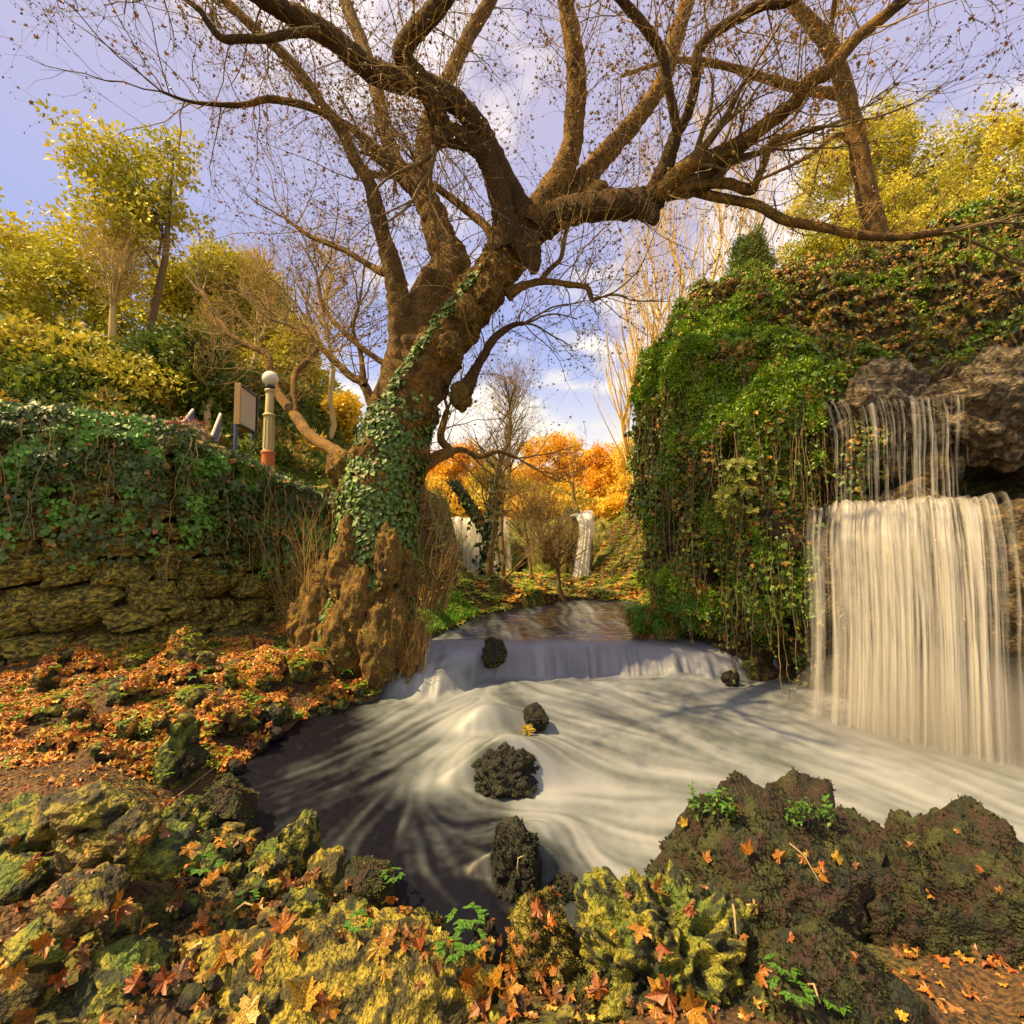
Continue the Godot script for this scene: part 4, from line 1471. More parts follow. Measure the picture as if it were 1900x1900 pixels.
	put_rock(925, 1890, 40, 36, 2.05, MOSSY, "small green stone at the bottom among red leaves", {"lev": 3})
	put_rock(1100, 1880, 110, 90, 2.1, DARK, "dark mossy stone under the porous rock's left foot", {"lev": 4, "moss": 900})
	put_rock(1560, 1850, 250, 220, 1.95, DARK, "near-black mossy rock at the bottom right, under the large boulder", {"lev": 5, "short": "near-black corner rock", "moss": 3500, "moss_size": 0.8, "moss_cols": [Color(0.010, 0.014, 0.004), Color(0.075, 0.07, 0.011)]})
	# rocks on the left bank
	put_rock(556, 1240, 66, 54, 0.0, BROWN, "dark-sided mossy rock midway down the leafy bank", {"short": "dark-sided bank rock", "lev": 4, "boxy": 0.6})
	put_rock(494, 1266, 32, 30, 0.0, MOSSY, "round yellow stone left of the dark-sided bank rock", {"short": "round yellow bank stone", "lev": 3, "facets": 0})
	put_rock(342, 1262, 58, 46, 0.0, DARK, "dark rock on the bank at the left edge", {"short": "dark bank rock", "lev": 4})
	put_rock(392, 1242, 40, 22, 0.0, MOSSY, "flat olive stone on the upper bank", {"short": "flat olive stone", "lev": 3})
	put_rock(345, 1205, 70, 56, 0.0, BROWN, "mossy block at the foot of the wall", {"short": "block under the wall", "lev": 4, "boxy": 0.6})
	put_rock(505, 1320, 58, 46, 0.0, MOSSY, "mossy rock by the dark water, lower bank", {"short": "mossy waterside rock", "lev": 4})
	put_rock(472, 1325, 34, 34, 0.0, MOSSY, "stone left of the mossy rock by the dark water", {"lev": 3})
	put_rock(402, 1345, 28, 26, 0.0, MOSSY, "round green stone among orange leaves on the bank", {"short": "round green stone", "lev": 3, "facets": 0})
	put_rock(428, 1358, 30, 28, 0.0, DARK, "dark stone right of the round green stone", {"lev": 3})
	put_rock(330, 1400, 60, 110, 0.0, MOSSY, "tall mossy rock on the bank at the left edge", {"short": "tall mossy bank rock", "lev": 4})
	put_rock(355, 1410, 46, 46, 0.0, DARK, "dark rock beside the tall mossy rock", {"lev": 4})
	put_rock(640, 1185, 70, 44, 0.0, BROWN, "mossy root-side rock under the tree", {"short": "root-side rock", "lev": 4})
	put_rock(690, 1175, 60, 50, 0.0, MOSSY, "yellow-mossed rock at the tree's foot", {"short": "rock at the tree's foot", "lev": 4})
	for k in 95:
		var px := r.randf_range(60, 700)
		var py := r.randf_range(1215, 1460)
		var q := hit(px, py)
		if q.y < -50.0 or Geometry2D.is_point_in_polygon(Vector2(q.x, -q.z), shore_poly) or -q.z < 4.1: continue
		var s := r.randf_range(14, 34)
		put_rock(px, py, s * 1.25, s, 0.0, [MOSSY, MOSSY, BROWN, DARK][k % 4], "*" + ["small yellow-green", "small mossy", "small brown", "small dark"][k % 4] + " stone", {"lev": 2, "group": "small stones on the leafy bank"})
	for k in 70:
		var px := r.randf_range(320, 1080)
		var py := r.randf_range(1560, 1890)
		var q := hit(px, py)
		if q.y > ground_y(q.x, -q.z) + 0.05: continue
		if q.y < -50.0 or Geometry2D.is_point_in_polygon(Vector2(q.x, -q.z), shore_poly): continue
		var s := r.randf_range(16, 40)
		put_rock(px, py, s * 1.3, s, 0.0, [MOSSY, BROWN, MOSSY, DARK][k % 4], "*" + ["small yellow-green", "small brown", "small mossy", "small dark"][k % 4] + " stone", {"lev": 3, "group": "small stones between the front rocks"})
	for k in 16:
		var left := k < 8
		var px := r.randf_range(-40, 290)
		var py := r.randf_range(1480, 1850)
		put_rock(px, py, r.randf_range(70, 170), r.randf_range(60, 120), 0.0, [MOSSY, BROWN][k % 2], "*" + ["mossy", "brown"][k % 2] + " rock beyond the left edge,", {"lev": 4, "group": "rocks left of the shore"})
	# the straw on the river rock
	var m := MB.new()
	m.tube([W(966, 1640, 2.98), W(960, 1612, 2.94), W(962, 1592, 2.92), W(972, 1588, 2.93), W(978, 1598, 2.96)], [0.006, 0.005, 0.005, 0.004, 0.003], 5, Color(0.42, 0.34, 0.16))
	single("straw", m.mesh(), M.twig, "bent dry straw hanging over the dark river rock", "straw")

# ------------------------------------------------------------------ trees
func limb_mesh(pts: Array, sides: int, lump: float, s: int, c1: Color, c2: Color, steps := 8) -> Array:
	# a bark tube through Vector4 points, swollen and knotted; returns [mesh, centre line]
	var line := spline(pts, steps)
	var m := MB.new()
	var off := Vector3(s * 3.7, s * 1.3, 0)
	var n := line.size()
	var tan := Vector3(line[1].x - line[0].x, line[1].y - line[0].y, line[1].z - line[0].z).normalized()
	var nn := tan.cross(Vector3.BACK if absf(tan.z) < 0.9 else Vector3.RIGHT).normalized()
	for k in n:
		var a: Vector4 = line[maxi(k - 1, 0)]
		var b: Vector4 = line[mini(k + 1, n - 1)]
		var t2 := Vector3(b.x - a.x, b.y - a.y, b.z - a.z).normalized()
		nn = (nn - t2 * nn.dot(t2)).normalized()
		var bb := t2.cross(nn)
		var q: Vector4 = line[k]
		var p := Vector3(q.x, q.y, q.z)
		for j in sides + 1:
			var an := TAU * j / sides
			var o := nn * cos(an) + bb * sin(an)
			var w := p + o * q.w
			var sw := n1.get_noise_3dv(w * 2.2 / maxf(q.w * 3.0, 0.25) + off) * lump + n2.get_noise_3d(w.x * 7.0, w.y * 1.6, w.z * 7.0) * lump * 0.5 + n1.get_noise_3dv(w * 12.0) * lump * 0.25
			m.v.append(p + o * q.w * (1.0 + sw))
			var e := n1.get_noise_3dv(w * 3.0 + off)
			var e2 := n1.get_noise_3dv(w * 11.0)
			m.c.append(mixc(c1, c2, 0.5 + e * 0.9 + e2 * 0.7))
	m.grid(n, sides + 1)
	# close the far end
	var last: Vector4 = line[n - 1]
	var prev: Vector4 = line[n - 2]
	var tipd := Vector3(last.x - prev.x, last.y - prev.y, last.z - prev.z).normalized()
	var ci := m.v.size()
	m.v.append(Vector3(last.x, last.y, last.z) + tipd * last.w * 0.4)
	m.c.append(c1)
	var o0 := (n - 1) * (sides + 1)
	for j in sides:
		m.i.append(ci); m.i.append(o0 + j + 1); m.i.append(o0 + j)
	return [m.mesh(true), line]

func grow(m: MB, p: Vector3, dir: Vector3, length: float, r: float, lvl: int, g: RandomNumberGenerator, opt: Dictionary, tips: Array) -> void:
	var n: int = 4 + lvl
	var seg := length / n
	var pts := [p]
	var rad := [r]
	var d := dir
	for k in n:
		d = (d + rv(g) * opt.wob + Vector3.UP * opt.up).normalized()
		p += d * seg
		pts.append(p)
		var rk := lerpf(r, r * 0.35, float(k + 1) / n)
		rad.append(rk)
		if lvl > 0 and k >= opt.get("from", 1) and g.randf() < opt.br:
			var ax := d.cross(rv(g)).normalized()
			var cd := d.rotated(ax, g.randf_range(opt.a0, opt.a1))
			grow(m, p, cd, length * g.randf_range(0.45, 0.75) * opt.ls, maxf(rk * 0.62, opt.rmin), lvl - 1, g, opt, tips)
		if lvl <= 1 and g.randf() < opt.get("tipp", 0.4): tips.append(p)
	m.tube(pts, rad, 5 if lvl > 2 else (4 if lvl == 2 else 3), opt.col)
	if lvl == 0: tips.append(p)

func px4(list: Array, d0: float, d1: float) -> Array:
	# [px, py, radius in pixels] lists to Vector4 places, the depth running from d0 to d1
	var out := []
	for k in list.size():
		var q: Array = list[k]
		var d: float = q[3] if q.size() > 3 else lerpf(d0, d1, float(k) / (list.size() - 1))
		var p := W(q[0], q[1], d)
		out.append(Vector4(p.x, p.y, p.z, q[2] / FOCAL * d))
	return out

var tree_lines := []

func build_plane_tree() -> void:
	var root := thing("plane_tree", "huge old plane tree with ivy on its trunk, leaning over the river", "tree", W(690, 1190, 7.0))
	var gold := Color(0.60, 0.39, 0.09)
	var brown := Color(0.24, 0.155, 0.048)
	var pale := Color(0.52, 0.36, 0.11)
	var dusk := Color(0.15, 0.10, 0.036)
	# trunk: foot, body, then the darker right-hand stem
	var trunk := limb_mesh(px4([[670, 1262, 90], [674, 1215, 84], [684, 1150, 76], [696, 1080, 71], [700, 1000, 65], [702, 920, 64], [722, 850, 60], [742, 785, 57], [770, 720, 53], [805, 660, 47], [842, 605, 43], [880, 555, 40], [918, 508, 39], [950, 468, 36], [978, 432, 31], [1005, 408, 26]], 7.0, 7.0), 128, 0.26, 1, gold, brown, 12)
	part("trunk", trunk[0], M.bark, root)
	# lumps and root knees round the foot
	var r := rng(21)
	var tt := []; var tcol := PackedColorArray()
	for q in [[600, 1130, 46, 6.9], [585, 1180, 40, 6.8], [640, 1175, 44, 6.5], [725, 1165, 38, 6.55], [665, 1120, 40, 6.45], [748, 1060, 28, 6.7], [720, 1035, 30, 6.4], [640, 1060, 36, 6.6], [700, 1200, 42, 6.35], [635, 870, 34, 7.0], [650, 1000, 26, 6.55], [855, 735, 26, 6.9], [868, 580, 30, 6.7], [835, 640, 26, 6.6], [905, 540, 30, 6.7], [560, 1165, 30, 6.9]]:
		var rad: float = q[2] / FOCAL * q[3]
		var o := part("burl", rock_mesh(700 + int(q[0]), Vector3(rad * 0.8, rad * (r.randf_range(1.5, 2.1) if q[1] > 980 else 1.0), rad * 0.85), 4, 0.26, [gold, Color(0.22, 0.14, 0.045), Color(0.30, 0.25, 0.04)], 0, 0.0), M.bark, root, false)
		o.position = W(q[0], q[1], q[3]) - root.position
		# dry moss and rootlets on the lumps
		for j in 80:
			var bp := last_rock[r.randi() % last_rock.size()]
			var bn := bp.normalized()
			if n1.get_noise_3dv(bp * 5.0 + o.position) < -0.05: continue
			tt.append(Transform3D(faced((bn + rv(r) * 0.5 + Vector3.DOWN * 0.3).normalized(), r.randf() * TAU, Vector3.ONE * r.randf_range(0.02, 0.045)), o.position + root.position + bp * 0.985))
			tcol.append(mixc(Color(0.20, 0.11, 0.03), Color(0.46, 0.30, 0.06), r.randf()) if r.randf() < 0.8 else Color(0.12, 0.15, 0.02))
	scatter("dry_moss", LEAF.moss, M.moss, tt, tcol, root)
	for q in [[[640, 1190, 30], [585, 1212, 22], [530, 1228, 12]], [[680, 1215, 34], [650, 1250, 24], [610, 1268, 12]], [[730, 1200, 32], [752, 1225, 24], [762, 1250, 14]], [[700, 1220, 28], [712, 1255, 20], [708, 1280, 10]], [[760, 1170, 24], [775, 1195, 18], [772, 1232, 10]]]:
		part("root", limb_mesh(px4(q, 6.75, 6.45), 14, 0.3, int(q[0][0]), gold, brown)[0], M.bark, root)
	var L := [
		# left stem, smooth and yellow
		["limb", [[742, 760, 50], [762, 690, 50], [778, 630, 46], [795, 575, 41], [822, 525, 40], [838, 488, 34], [822, 455, 28], [808, 412, 25], [790, 370, 23], [770, 338, 23], [756, 326, 20]], 7.0, 7.3, pale, brown],
		["limb", [[758, 334, 19], [735, 305, 15], [720, 262, 13], [708, 210, 12], [697, 160, 12], [680, 101, 11], [657, 44, 11], [637, -5, 10], [620, -60, 9]], 7.3, 7.8, pale, brown],
		["limb", [[768, 338, 19], [782, 308, 15], [788, 253, 14], [802, 202, 13], [825, 158, 13], [856, 94, 12], [883, 44, 12], [913, -5, 11], [935, -60, 9]], 7.3, 7.6, pale, brown],
		["limb", [[735, 720, 30], [742, 640, 22], [743, 585, 21], [736, 530, 20], [726, 488, 17], [711, 438, 14], [698, 385, 14], [686, 340, 12], [657, 293, 11], [630, 236, 10], [596, 192, 9.5], [569, 152, 9.5], [529, 104, 9], [485, 64, 8.5], [445, 27, 8], [408, -10, 7], [360, -60, 6]], 6.9, 6.2, pale, brown],
		["limb", [[724, 296, 9], [664, 246, 7], [613, 216, 7], [563, 195, 6.5], [499, 184, 6], [455, 194, 5], [404, 194, 4], [350, 188, 3], [300, 170, 2.4]], 7.3, 6.2, gold, dusk],
		# the two limbs reaching over to the left, silhouette shade put into their bark
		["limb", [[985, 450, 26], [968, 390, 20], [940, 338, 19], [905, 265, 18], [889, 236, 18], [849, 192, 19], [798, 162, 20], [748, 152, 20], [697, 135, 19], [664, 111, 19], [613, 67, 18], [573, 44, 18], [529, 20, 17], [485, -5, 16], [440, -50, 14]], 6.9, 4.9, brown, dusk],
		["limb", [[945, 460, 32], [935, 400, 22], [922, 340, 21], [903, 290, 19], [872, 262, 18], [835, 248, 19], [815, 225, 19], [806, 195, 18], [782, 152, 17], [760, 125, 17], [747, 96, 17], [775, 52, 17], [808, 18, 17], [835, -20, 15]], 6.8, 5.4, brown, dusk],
		["limb", [[596, 60, 9], [546, 61, 7.5], [499, 71, 7], [451, 72, 7], [414, 72, 7], [391, 50, 6], [371, 20, 5], [340, -4, 4], [300, -30, 3]], 5.1, 4.7, brown, dusk],
		["limb", [[820, 250, 18], [814, 262, 15], [809, 272, 8]], 5.9, 5.9, brown, dusk],
		# the right-hand limbs
		["limb", [[985, 425, 34], [1020, 362, 26], [1048, 310, 21], [1063, 260, 18], [1067, 205, 18], [1070, 150, 18], [1066, 100, 17], [1056, 40, 15], [1048, -5, 14], [1040, -60, 12]], 6.9, 6.3, gold, brown],
		["limb", [[1035, 385, 24], [1078, 340, 20], [1120, 290, 18], [1165, 240, 16], [1205, 190, 15], [1234, 140, 14], [1250, 82, 14], [1268, 25, 13], [1285, -30, 12]], 7.0, 6.9, gold, brown],
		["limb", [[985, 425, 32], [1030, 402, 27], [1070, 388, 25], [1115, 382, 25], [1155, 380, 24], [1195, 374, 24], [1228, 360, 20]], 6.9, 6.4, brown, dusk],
		["stub", [[1180, 380, 22], [1205, 395, 17], [1215, 412, 9]], 6.45, 6.35, brown, dusk],
		["stub", [[975, 450, 26], [988, 480, 17], [991, 504, 8]], 6.6, 6.5, brown, dusk],
		["stub", [[1085, 375, 18], [1108, 355, 17], [1120, 348, 12]], 6.8, 6.6, brown, dusk],
		["limb", [[1205, 370, 18], [1228, 325, 15], [1243, 285, 13], [1252, 255, 12], [1255, 236, 9], [1248, 200, 8.5], [1238, 152, 8.5], [1226, 94, 9], [1192, 44, 9], [1159, 7, 8.5], [1130, -30, 8]], 6.4, 5.6, brown, dusk],
		["limb", [[1254, 248, 10], [1273, 219, 9], [1285, 180, 9], [1292, 140, 9], [1294, 98, 9], [1320, 64, 9], [1371, 32, 9.5], [1415, 9, 9], [1459, 3, 10], [1500, -20, 8]], 6.3, 5.6, brown, dusk],
		["limb", [[1218, 362, 20], [1243, 337, 17], [1287, 303, 15], [1337, 286, 14], [1388, 256, 13], [1438, 219, 12.5], [1475, 190, 12], [1496, 155, 12], [1539, 130, 12], [1583, 77, 11], [1640, 30, 10], [1700, -20, 9]], 6.4, 5.2, gold, dusk],
		["limb", [[1235, 362, 13], [1270, 350, 10], [1304, 343, 9], [1347, 340, 9], [1392, 352, 9], [1402, 340, 7], [1415, 310, 6], [1435, 265, 6], [1475, 249, 5], [1530, 235, 4]], 6.4, 5.6, gold, dusk],
		["limb", [[1270, 350, 9], [1337, 367, 8.5], [1405, 381, 8.5], [1455, 408, 8.5], [1523, 421, 8], [1583, 434, 8], [1660, 440, 7], [1750, 430, 6]], 6.4, 5.4, gold, dusk],
		["limb", [[923, 462, 9], [905, 425, 8], [883, 404, 7.5], [849, 377, 7], [805, 344, 6]], 7.0, 7.4, gold, brown],
		# low branches
		["limb", [[640, 850, 13, 7.1], [620, 836, 11, 7.6], [573, 806, 10, 8.6], [546, 769, 9.5, 9.4], [519, 735, 8, 10.0], [503, 700, 7, 10.3], [496, 660, 6.5, 10.5], [478, 648, 6, 10.6], [462, 641, 6, 10.7], [428, 621, 5, 10.8], [401, 587, 4.5, 11.0], [375, 540, 4, 11.2]], 7.1, 8.4, gold, brown],
		["limb", [[548, 772, 6.5], [545, 720, 5.5], [550, 690, 6], [575, 665, 5.5], [590, 640, 5], [580, 605, 4]], 9.35, 10.2, gold, brown],
		["limb", [[850, 742, 20], [862, 725, 16], [883, 685, 9], [900, 655, 8], [918, 627, 7], [950, 604, 5], [972, 600, 4]], 7.0, 6.8, brown, dusk],
		["limb", [[765, 930, 18], [772, 895, 14], [786, 868, 12], [815, 846, 11], [836, 838, 9], [818, 815, 7], [823, 785, 6], [830, 760, 5]], 7.2, 7.7, pale, gold],
		["limb", [[836, 838, 7], [860, 835, 5], [890, 848, 4.5], [925, 838, 4], [960, 850, 3]], 7.6, 7.9, gold, brown],
		["limb", [[940, 548, 13], [968, 532, 8], [1010, 522, 6], [1055, 528, 5.5], [1090, 534, 5], [1098, 555, 4], [1115, 552, 3]], 6.8, 6.7, gold, brown],
		["limb", [[1000, 525, 5], [1020, 500, 4.5], [1040, 480, 4], [1048, 440, 4], [1055, 410, 3.5]], 6.75, 6.7, gold, brown],
		["limb", [[735, 690, 8], [724, 681, 6], [674, 648, 5], [630, 607, 4.5], [600, 570, 4], [590, 520, 3]], 6.9, 7.6, gold, brown],
		["limb", [[715, 790, 12], [691, 749, 10], [674, 712, 8], [647, 695, 7], [606, 654, 6], [580, 627, 5], [545, 605, 4]], 7.0, 7.9, gold, brown],
		["limb", [[676, 715, 6], [672, 680, 5], [668, 650, 4], [655, 610, 3.5], [665, 570, 3]], 7.1, 7.4, gold, brown],
		["limb", [[712, 505, 9], [690, 495, 6], [650, 470, 5], [610, 452, 5], [570, 435, 4], [530, 405, 3]], 6.8, 7.6, gold, brown]]
	var tips := []
	var g := rng(57)
	var k := 0
	for q in L:
		k += 1
		var list := px4(q[1], q[2], q[3])
		var thick: float = q[1][0][2]
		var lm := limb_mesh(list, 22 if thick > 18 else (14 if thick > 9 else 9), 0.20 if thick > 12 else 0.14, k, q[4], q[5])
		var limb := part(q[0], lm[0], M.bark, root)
		if q[0] == "stub": continue
		var twigs := MB.new()
		var line: Array = lm[1]
		tree_lines.append(line)
		# twigs along the thinner two thirds
		var nl := line.size()
		var j := int(nl * 0.30)
		while j < nl:
			var a: Vector4 = line[j]
			var b: Vector4 = line[maxi(j - 1, 0)]
			var p := Vector3(a.x, a.y, a.z)
			var tan := (p - Vector3(b.x, b.y, b.z)).normalized()
			var out := (tan.cross(rv(g)).normalized() + tan * 0.5 + Vector3.UP * 0.15).normalized()
			var high := smoothstep(2.5, 5.0, p.y)
			if g.randf() < 0.6 + 0.4 * high:
				var len := g.randf_range(0.5, 1.5)
				grow(twigs, p, out, len, g.randf_range(0.006, 0.011), 2, g, {"wob": 0.42, "up": 0.05, "br": 0.72, "a0": 0.4, "a1": 1.1, "ls": 0.95, "rmin": 0.0022, "tipp": 0.5, "col": mixc(dusk, gold, g.randf() * 0.6)}, tips)
			j += 2
		var e: Vector4 = line[nl - 1]
		var f: Vector4 = line[nl - 3]
		var ep := Vector3(e.x, e.y, e.z)
		for s in 3:
			grow(twigs, ep, ((ep - Vector3(f.x, f.y, f.z)).normalized() + rv(g) * 0.5).normalized(), g.randf_range(0.8, 1.6), maxf(e.w * 0.6, 0.006), 3, g, {"wob": 0.34, "up": 0.03, "br": 0.6, "a0": 0.3, "a1": 0.9, "ls": 1.0, "rmin": 0.0022, "tipp": 0.5, "col": dusk}, tips)
		if twigs.v.size(): part("twigs", twigs.mesh(), M.twig, limb, true, "stuff")
	# the last dry leaves, buds and seed balls
	var tr := []; var tc := PackedColorArray()
	var bt := []; var bc := PackedColorArray()
	for p: Vector3 in tips:
		if g.randf() < 0.22:
			tr.append(Transform3D(faced((Vector3.DOWN + rv(g)).normalized(), g.randf() * TAU, Vector3.ONE * g.randf_range(0.02, 0.05)), p))
			tc.append(mixc(Color(0.20, 0.08, 0.015), Color(0.42, 0.22, 0.04), g.randf()))
		else:
			bt.append(Transform3D(faced((Vector3.DOWN + rv(g) * 0.5).normalized(), g.randf() * TAU, Vector3.ONE * g.randf_range(0.012, 0.026)), p))
			bc.append(Color(0.10, 0.06, 0.02))
	scatter("dry_foliage", LEAF.plane[1], M.leaf, tr, tc, root)
	scatter("seed_buds", LEAF.moss, M.leaf, bt, bc, root)
	ivy_on_trunk(root, trunk[1])
	root_shoots()

func ivy_on_trunk(root: Node3D, line: Array) -> void:
	var r := rng(63)
	var tr := []; var cc := PackedColorArray()
	var n := line.size()
	for k in 30000:
		var t := r.randf()
		var q: Vector4 = line[int(lerpf(n * 0.08, n * 0.80, t))]
		var p := Vector3(q.x, q.y, q.z)
		var a := r.randf_range(-PI, PI)
		var out := Vector3(sin(a), 0.0, cos(a))
		if out.z < -0.25: continue
		var w := p + out * q.w * r.randf_range(1.0, 1.18) + Vector3(0, r.randf_range(-0.06, 0.06), 0)
		# thick over the middle, a strip on the way up, patches at the foot
		var y := p.y
		var dens := smoothstep(1.5, 2.1, y) * (1.0 - smoothstep(3.6, 4.3, y))
		var strip := smoothstep(0.75, 0.95, 1.0 - absf(out.x + 0.35)) * smoothstep(3.2, 3.8, y) * (1.0 - smoothstep(5.6, 6.1, y))
		var patch := smoothstep(0.10, 0.3, n1.get_noise_3dv(w * 2.2)) * 0.8
		dens = maxf(dens * smoothstep(-0.35, 0.0, n1.get_noise_3dv(w * 1.6 + Vector3(8, 0, 0)) + 0.1), maxf(strip, patch * (1.0 - smoothstep(3.0, 4.0, y))))
		if r.randf() > dens: continue
		tr.append(Transform3D(hang((out + rv(r) * 0.55 + Vector3.UP * 0.3).normalized(), r.randf_range(-1, 1), r.randf_range(0.035, 0.085)), w))
		var c := mixc(Color(0.035, 0.08, 0.012), Color(0.13, 0.21, 0.02), r.randf())
		if r.randf() < 0.12: c = Color(0.12, 0.2, 0.03)
		elif r.randf() < 0.03: c = Color(0.24, 0.14, 0.03)
		cc.append(c)
	scatter("ivy_foliage", LEAF.ivy, M.ivy, tr, cc, root)

func root_shoots() -> void:
	# thin straight shoots that come up round the foot of the tree
	var g := rng(67)
	for q in [[560, 1150, 8.0, 26, -0.1, "tall bare yellow shoots left of the plane tree's trunk"], [612, 1130, 6.9, 20, 0.0, "bare shoots rising close against the left of the trunk"], [745, 1210, 6.5, 40, 0.22, "bushy bare shoots right of the tree's foot, leaning over the water"], [800, 1130, 7.6, 44, 0.3, "brown twiggy shoots behind the right of the trunk"], [780, 1020, 7.4, 20, 0.35, "red-brown twigs sprouting from the right side of the trunk"]]:
		var p := W(q[0], q[1], q[2])
		if q[0] < 760: p.y = minf(p.y, ground_y(p.x, -p.z) + 0.05)
		var t := thing("root_shoots", q[5], "shoots", p)
		var tips := []
		for k in int(q[3]):
			var m := MB.new()
			var s := p + Vector3(g.randf_range(-0.28, 0.28), 0, g.randf_range(-0.15, 0.15))
			var dir: Vector3 = Vector3(q[4] + g.randf_range(-0.28, 0.28), 1.0, g.randf_range(-0.25, 0.25)).normalized()
			grow(m, s, dir, g.randf_range(0.8, 2.0) if q[0] < 700 else g.randf_range(0.5, 1.3), g.randf_range(0.006, 0.011), 2, g, {"wob": 0.12, "up": 0.06, "br": 0.45, "a0": 0.3, "a1": 0.8, "ls": 0.7, "rmin": 0.0022, "col": mixc(Color(0.20, 0.11, 0.035), Color(0.38, 0.25, 0.07), g.randf())}, tips)
			part("shoot", m.mesh(), M.twig, t)

func crown_points(r: RandomNumberGenerator, blobs: Array, count: int, hollow := 0.45) -> Array:
	# places through the volume of a crown; blobs are [centre, radii]
	var out := []
	var wsum := 0.0
	var wl := []
	for b in blobs:
		wsum += b[1].x * b[1].y * b[1].z
		wl.append(wsum)
	for k in count:
		var t := r.randf() * wsum
		var bi := 0
		while wl[bi] < t: bi += 1
		var d := rv(r).normalized() * pow(r.randf_range(hollow, 1.0), 0.6)
		var p: Vector3 = blobs[bi][0] + d * blobs[bi][1]
		var bs: float = blobs[bi][1].x
		p = blobs[bi][0] + (p - blobs[bi][0]) * (1.0 + 1.1 * n1.get_noise_3dv(p * 1.1 / bs))
		if n1.get_noise_3dv(p * 1.6 / bs) + 0.6 * n1.get_noise_3dv(p * 4.5 / bs) < -0.16: continue
		out.append(p)
	return out

func leafy_tree(called: String, label: String, foot: Vector3, height: float, blobs: Array, count: int, size: float, cols: Array, trunk_r: float, group: String, leaf := "clump", bark := Color(0.16, 0.10, 0.04)) -> Node3D:
	var r := rng(int(absf(foot.x * 131.0) + absf(foot.z * 17.0) + count))
	var t := thing(called, label, "tree", foot, group)
	var m := MB.new()
	var tips := []
	var top := foot + Vector3(0, height * 0.8, 0)
	var best := -99.0
	for b in blobs:
		if b[0].y > best:
			best = b[0].y
			top = b[0]
	height = maxf(top.y - foot.y, 0.5)
	var midp := foot.lerp(top, 0.5) + Vector3(r.randf_range(-0.3, 0.3), 0, 0)
	m.tube([foot - Vector3.UP * 0.3, foot.lerp(midp, 0.5), midp, midp.lerp(top, 0.5), top], [trunk_r * 1.25, trunk_r, trunk_r * 0.8, trunk_r * 0.55, trunk_r * 0.2], 8, bark)
	for b in blobs:
		var from := foot.lerp(top, clampf((b[0].y - foot.y) / height * 0.72, 0.2, 0.9))
		var bend := from.lerp(b[0], 0.5) + rv(r) * 0.2
		m.tube([from, bend, b[0]], [trunk_r * 0.4, trunk_r * 0.28, trunk_r * 0.14], 5, bark)
		for k in 4: grow(m, b[0] * 0.6 + bend * 0.4, rv(r).normalized(), b[1].length() * 0.6, trunk_r * 0.12, 1, r, {"wob": 0.3, "up": 0.1, "br": 0.5, "a0": 0.4, "a1": 1.0, "ls": 0.9, "rmin": 0.008, "col": bark}, tips)
	part("trunk", m.mesh(), M.twig, t)
	var tr := []; var cc := PackedColorArray()
	for p: Vector3 in crown_points(r, blobs, count):
		tr.append(Transform3D(Basis.from_euler(rv(r) * 3.0) * Basis.from_scale(Vector3.ONE * size * r.randf_range(0.6, 1.3)), p))
		var e := n1.get_noise_3dv(p * 0.7 + Vector3(5, 0, 0)) * 1.2 + 0.5
		cc.append(mixc(cols[0], cols[1], e + r.randf_range(-0.3, 0.3)))
	scatter("crown", LEAF[leaf], M.crown, tr, cc, t)
	return t

func bare_tree(called: String, label: String, foot: Vector3, height: float, n: int, opt: Dictionary, group: String, leaves := 0.0, leaf_cols := [Color.WHITE, Color.WHITE], leaf_size := 0.1) -> Node3D:
	# a leafless tree: a tapering trunk with ascending branches
	var r := rng(int(absf(foot.x * 93.0) + absf(foot.z * 31.0) + n))
	var t := thing(called, label, "tree", foot, group)
	var lean: Vector3 = opt.get("lean", Vector3.ZERO)
	var tr_r: float = opt.r
	var m := MB.new()
	var pts := []
	var rad := []
	for k in 9:
		var f := k / 8.0
		pts.append(foot + Vector3(0, height * f - 0.2, 0) + lean * f + Vector3(n3.get_noise_2d(foot.x * 9.0, f * 2.0), 0, n3.get_noise_2d(foot.z * 9.0, f * 2.0)) * 0.12 * height * 0.3)
		rad.append(lerpf(tr_r, tr_r * 0.12, f))
	m.tube(pts, rad, 7, opt.col)
	part("trunk", m.mesh(), M.twig, t)
	var b := MB.new()
	var tips := []
	for k in n:
		var f := r.randf_range(opt.get("low", 0.15), 0.97)
		var i0 := mini(int(f * 8.0), 7)
		var p: Vector3 = pts[i0].lerp(pts[i0 + 1], f * 8.0 - i0)
		var a := r.randf() * TAU
		var dir: Vector3 = (Vector3(cos(a), 0, sin(a)) * opt.spread + Vector3.UP).normalized()
		grow(b, p, dir, height * opt.len * (1.15 - f * 0.75) * r.randf_range(0.7, 1.2), tr_r * lerpf(0.42, 0.15, f), opt.lvl, r, opt, tips)
	part("branches", b.mesh(), M.twig, t, true, "stuff")
	if leaves > 0.0:
		var tr := []; var cc := PackedColorArray()
		for p: Vector3 in tips:
			if r.randf() > leaves: continue
			tr.append(Transform3D(Basis.from_euler(rv(r) * 3.0) * Basis.from_scale(Vector3.ONE * leaf_size * r.randf_range(0.6, 1.4)), p))
			cc.append(mixc(leaf_cols[0], leaf_cols[1], r.randf()))
		scatter("foliage", LEAF.fine, M.crown, tr, cc, t)
	return t

func blob(px: float, py: float, d: float, rx: float, ry: float) -> Array:
	# a part of a crown that shows at a pixel, its half sizes in pixels
	return [W(px, py, d), Vector3(rx, ry, (rx + ry) * 0.5) / FOCAL * d]

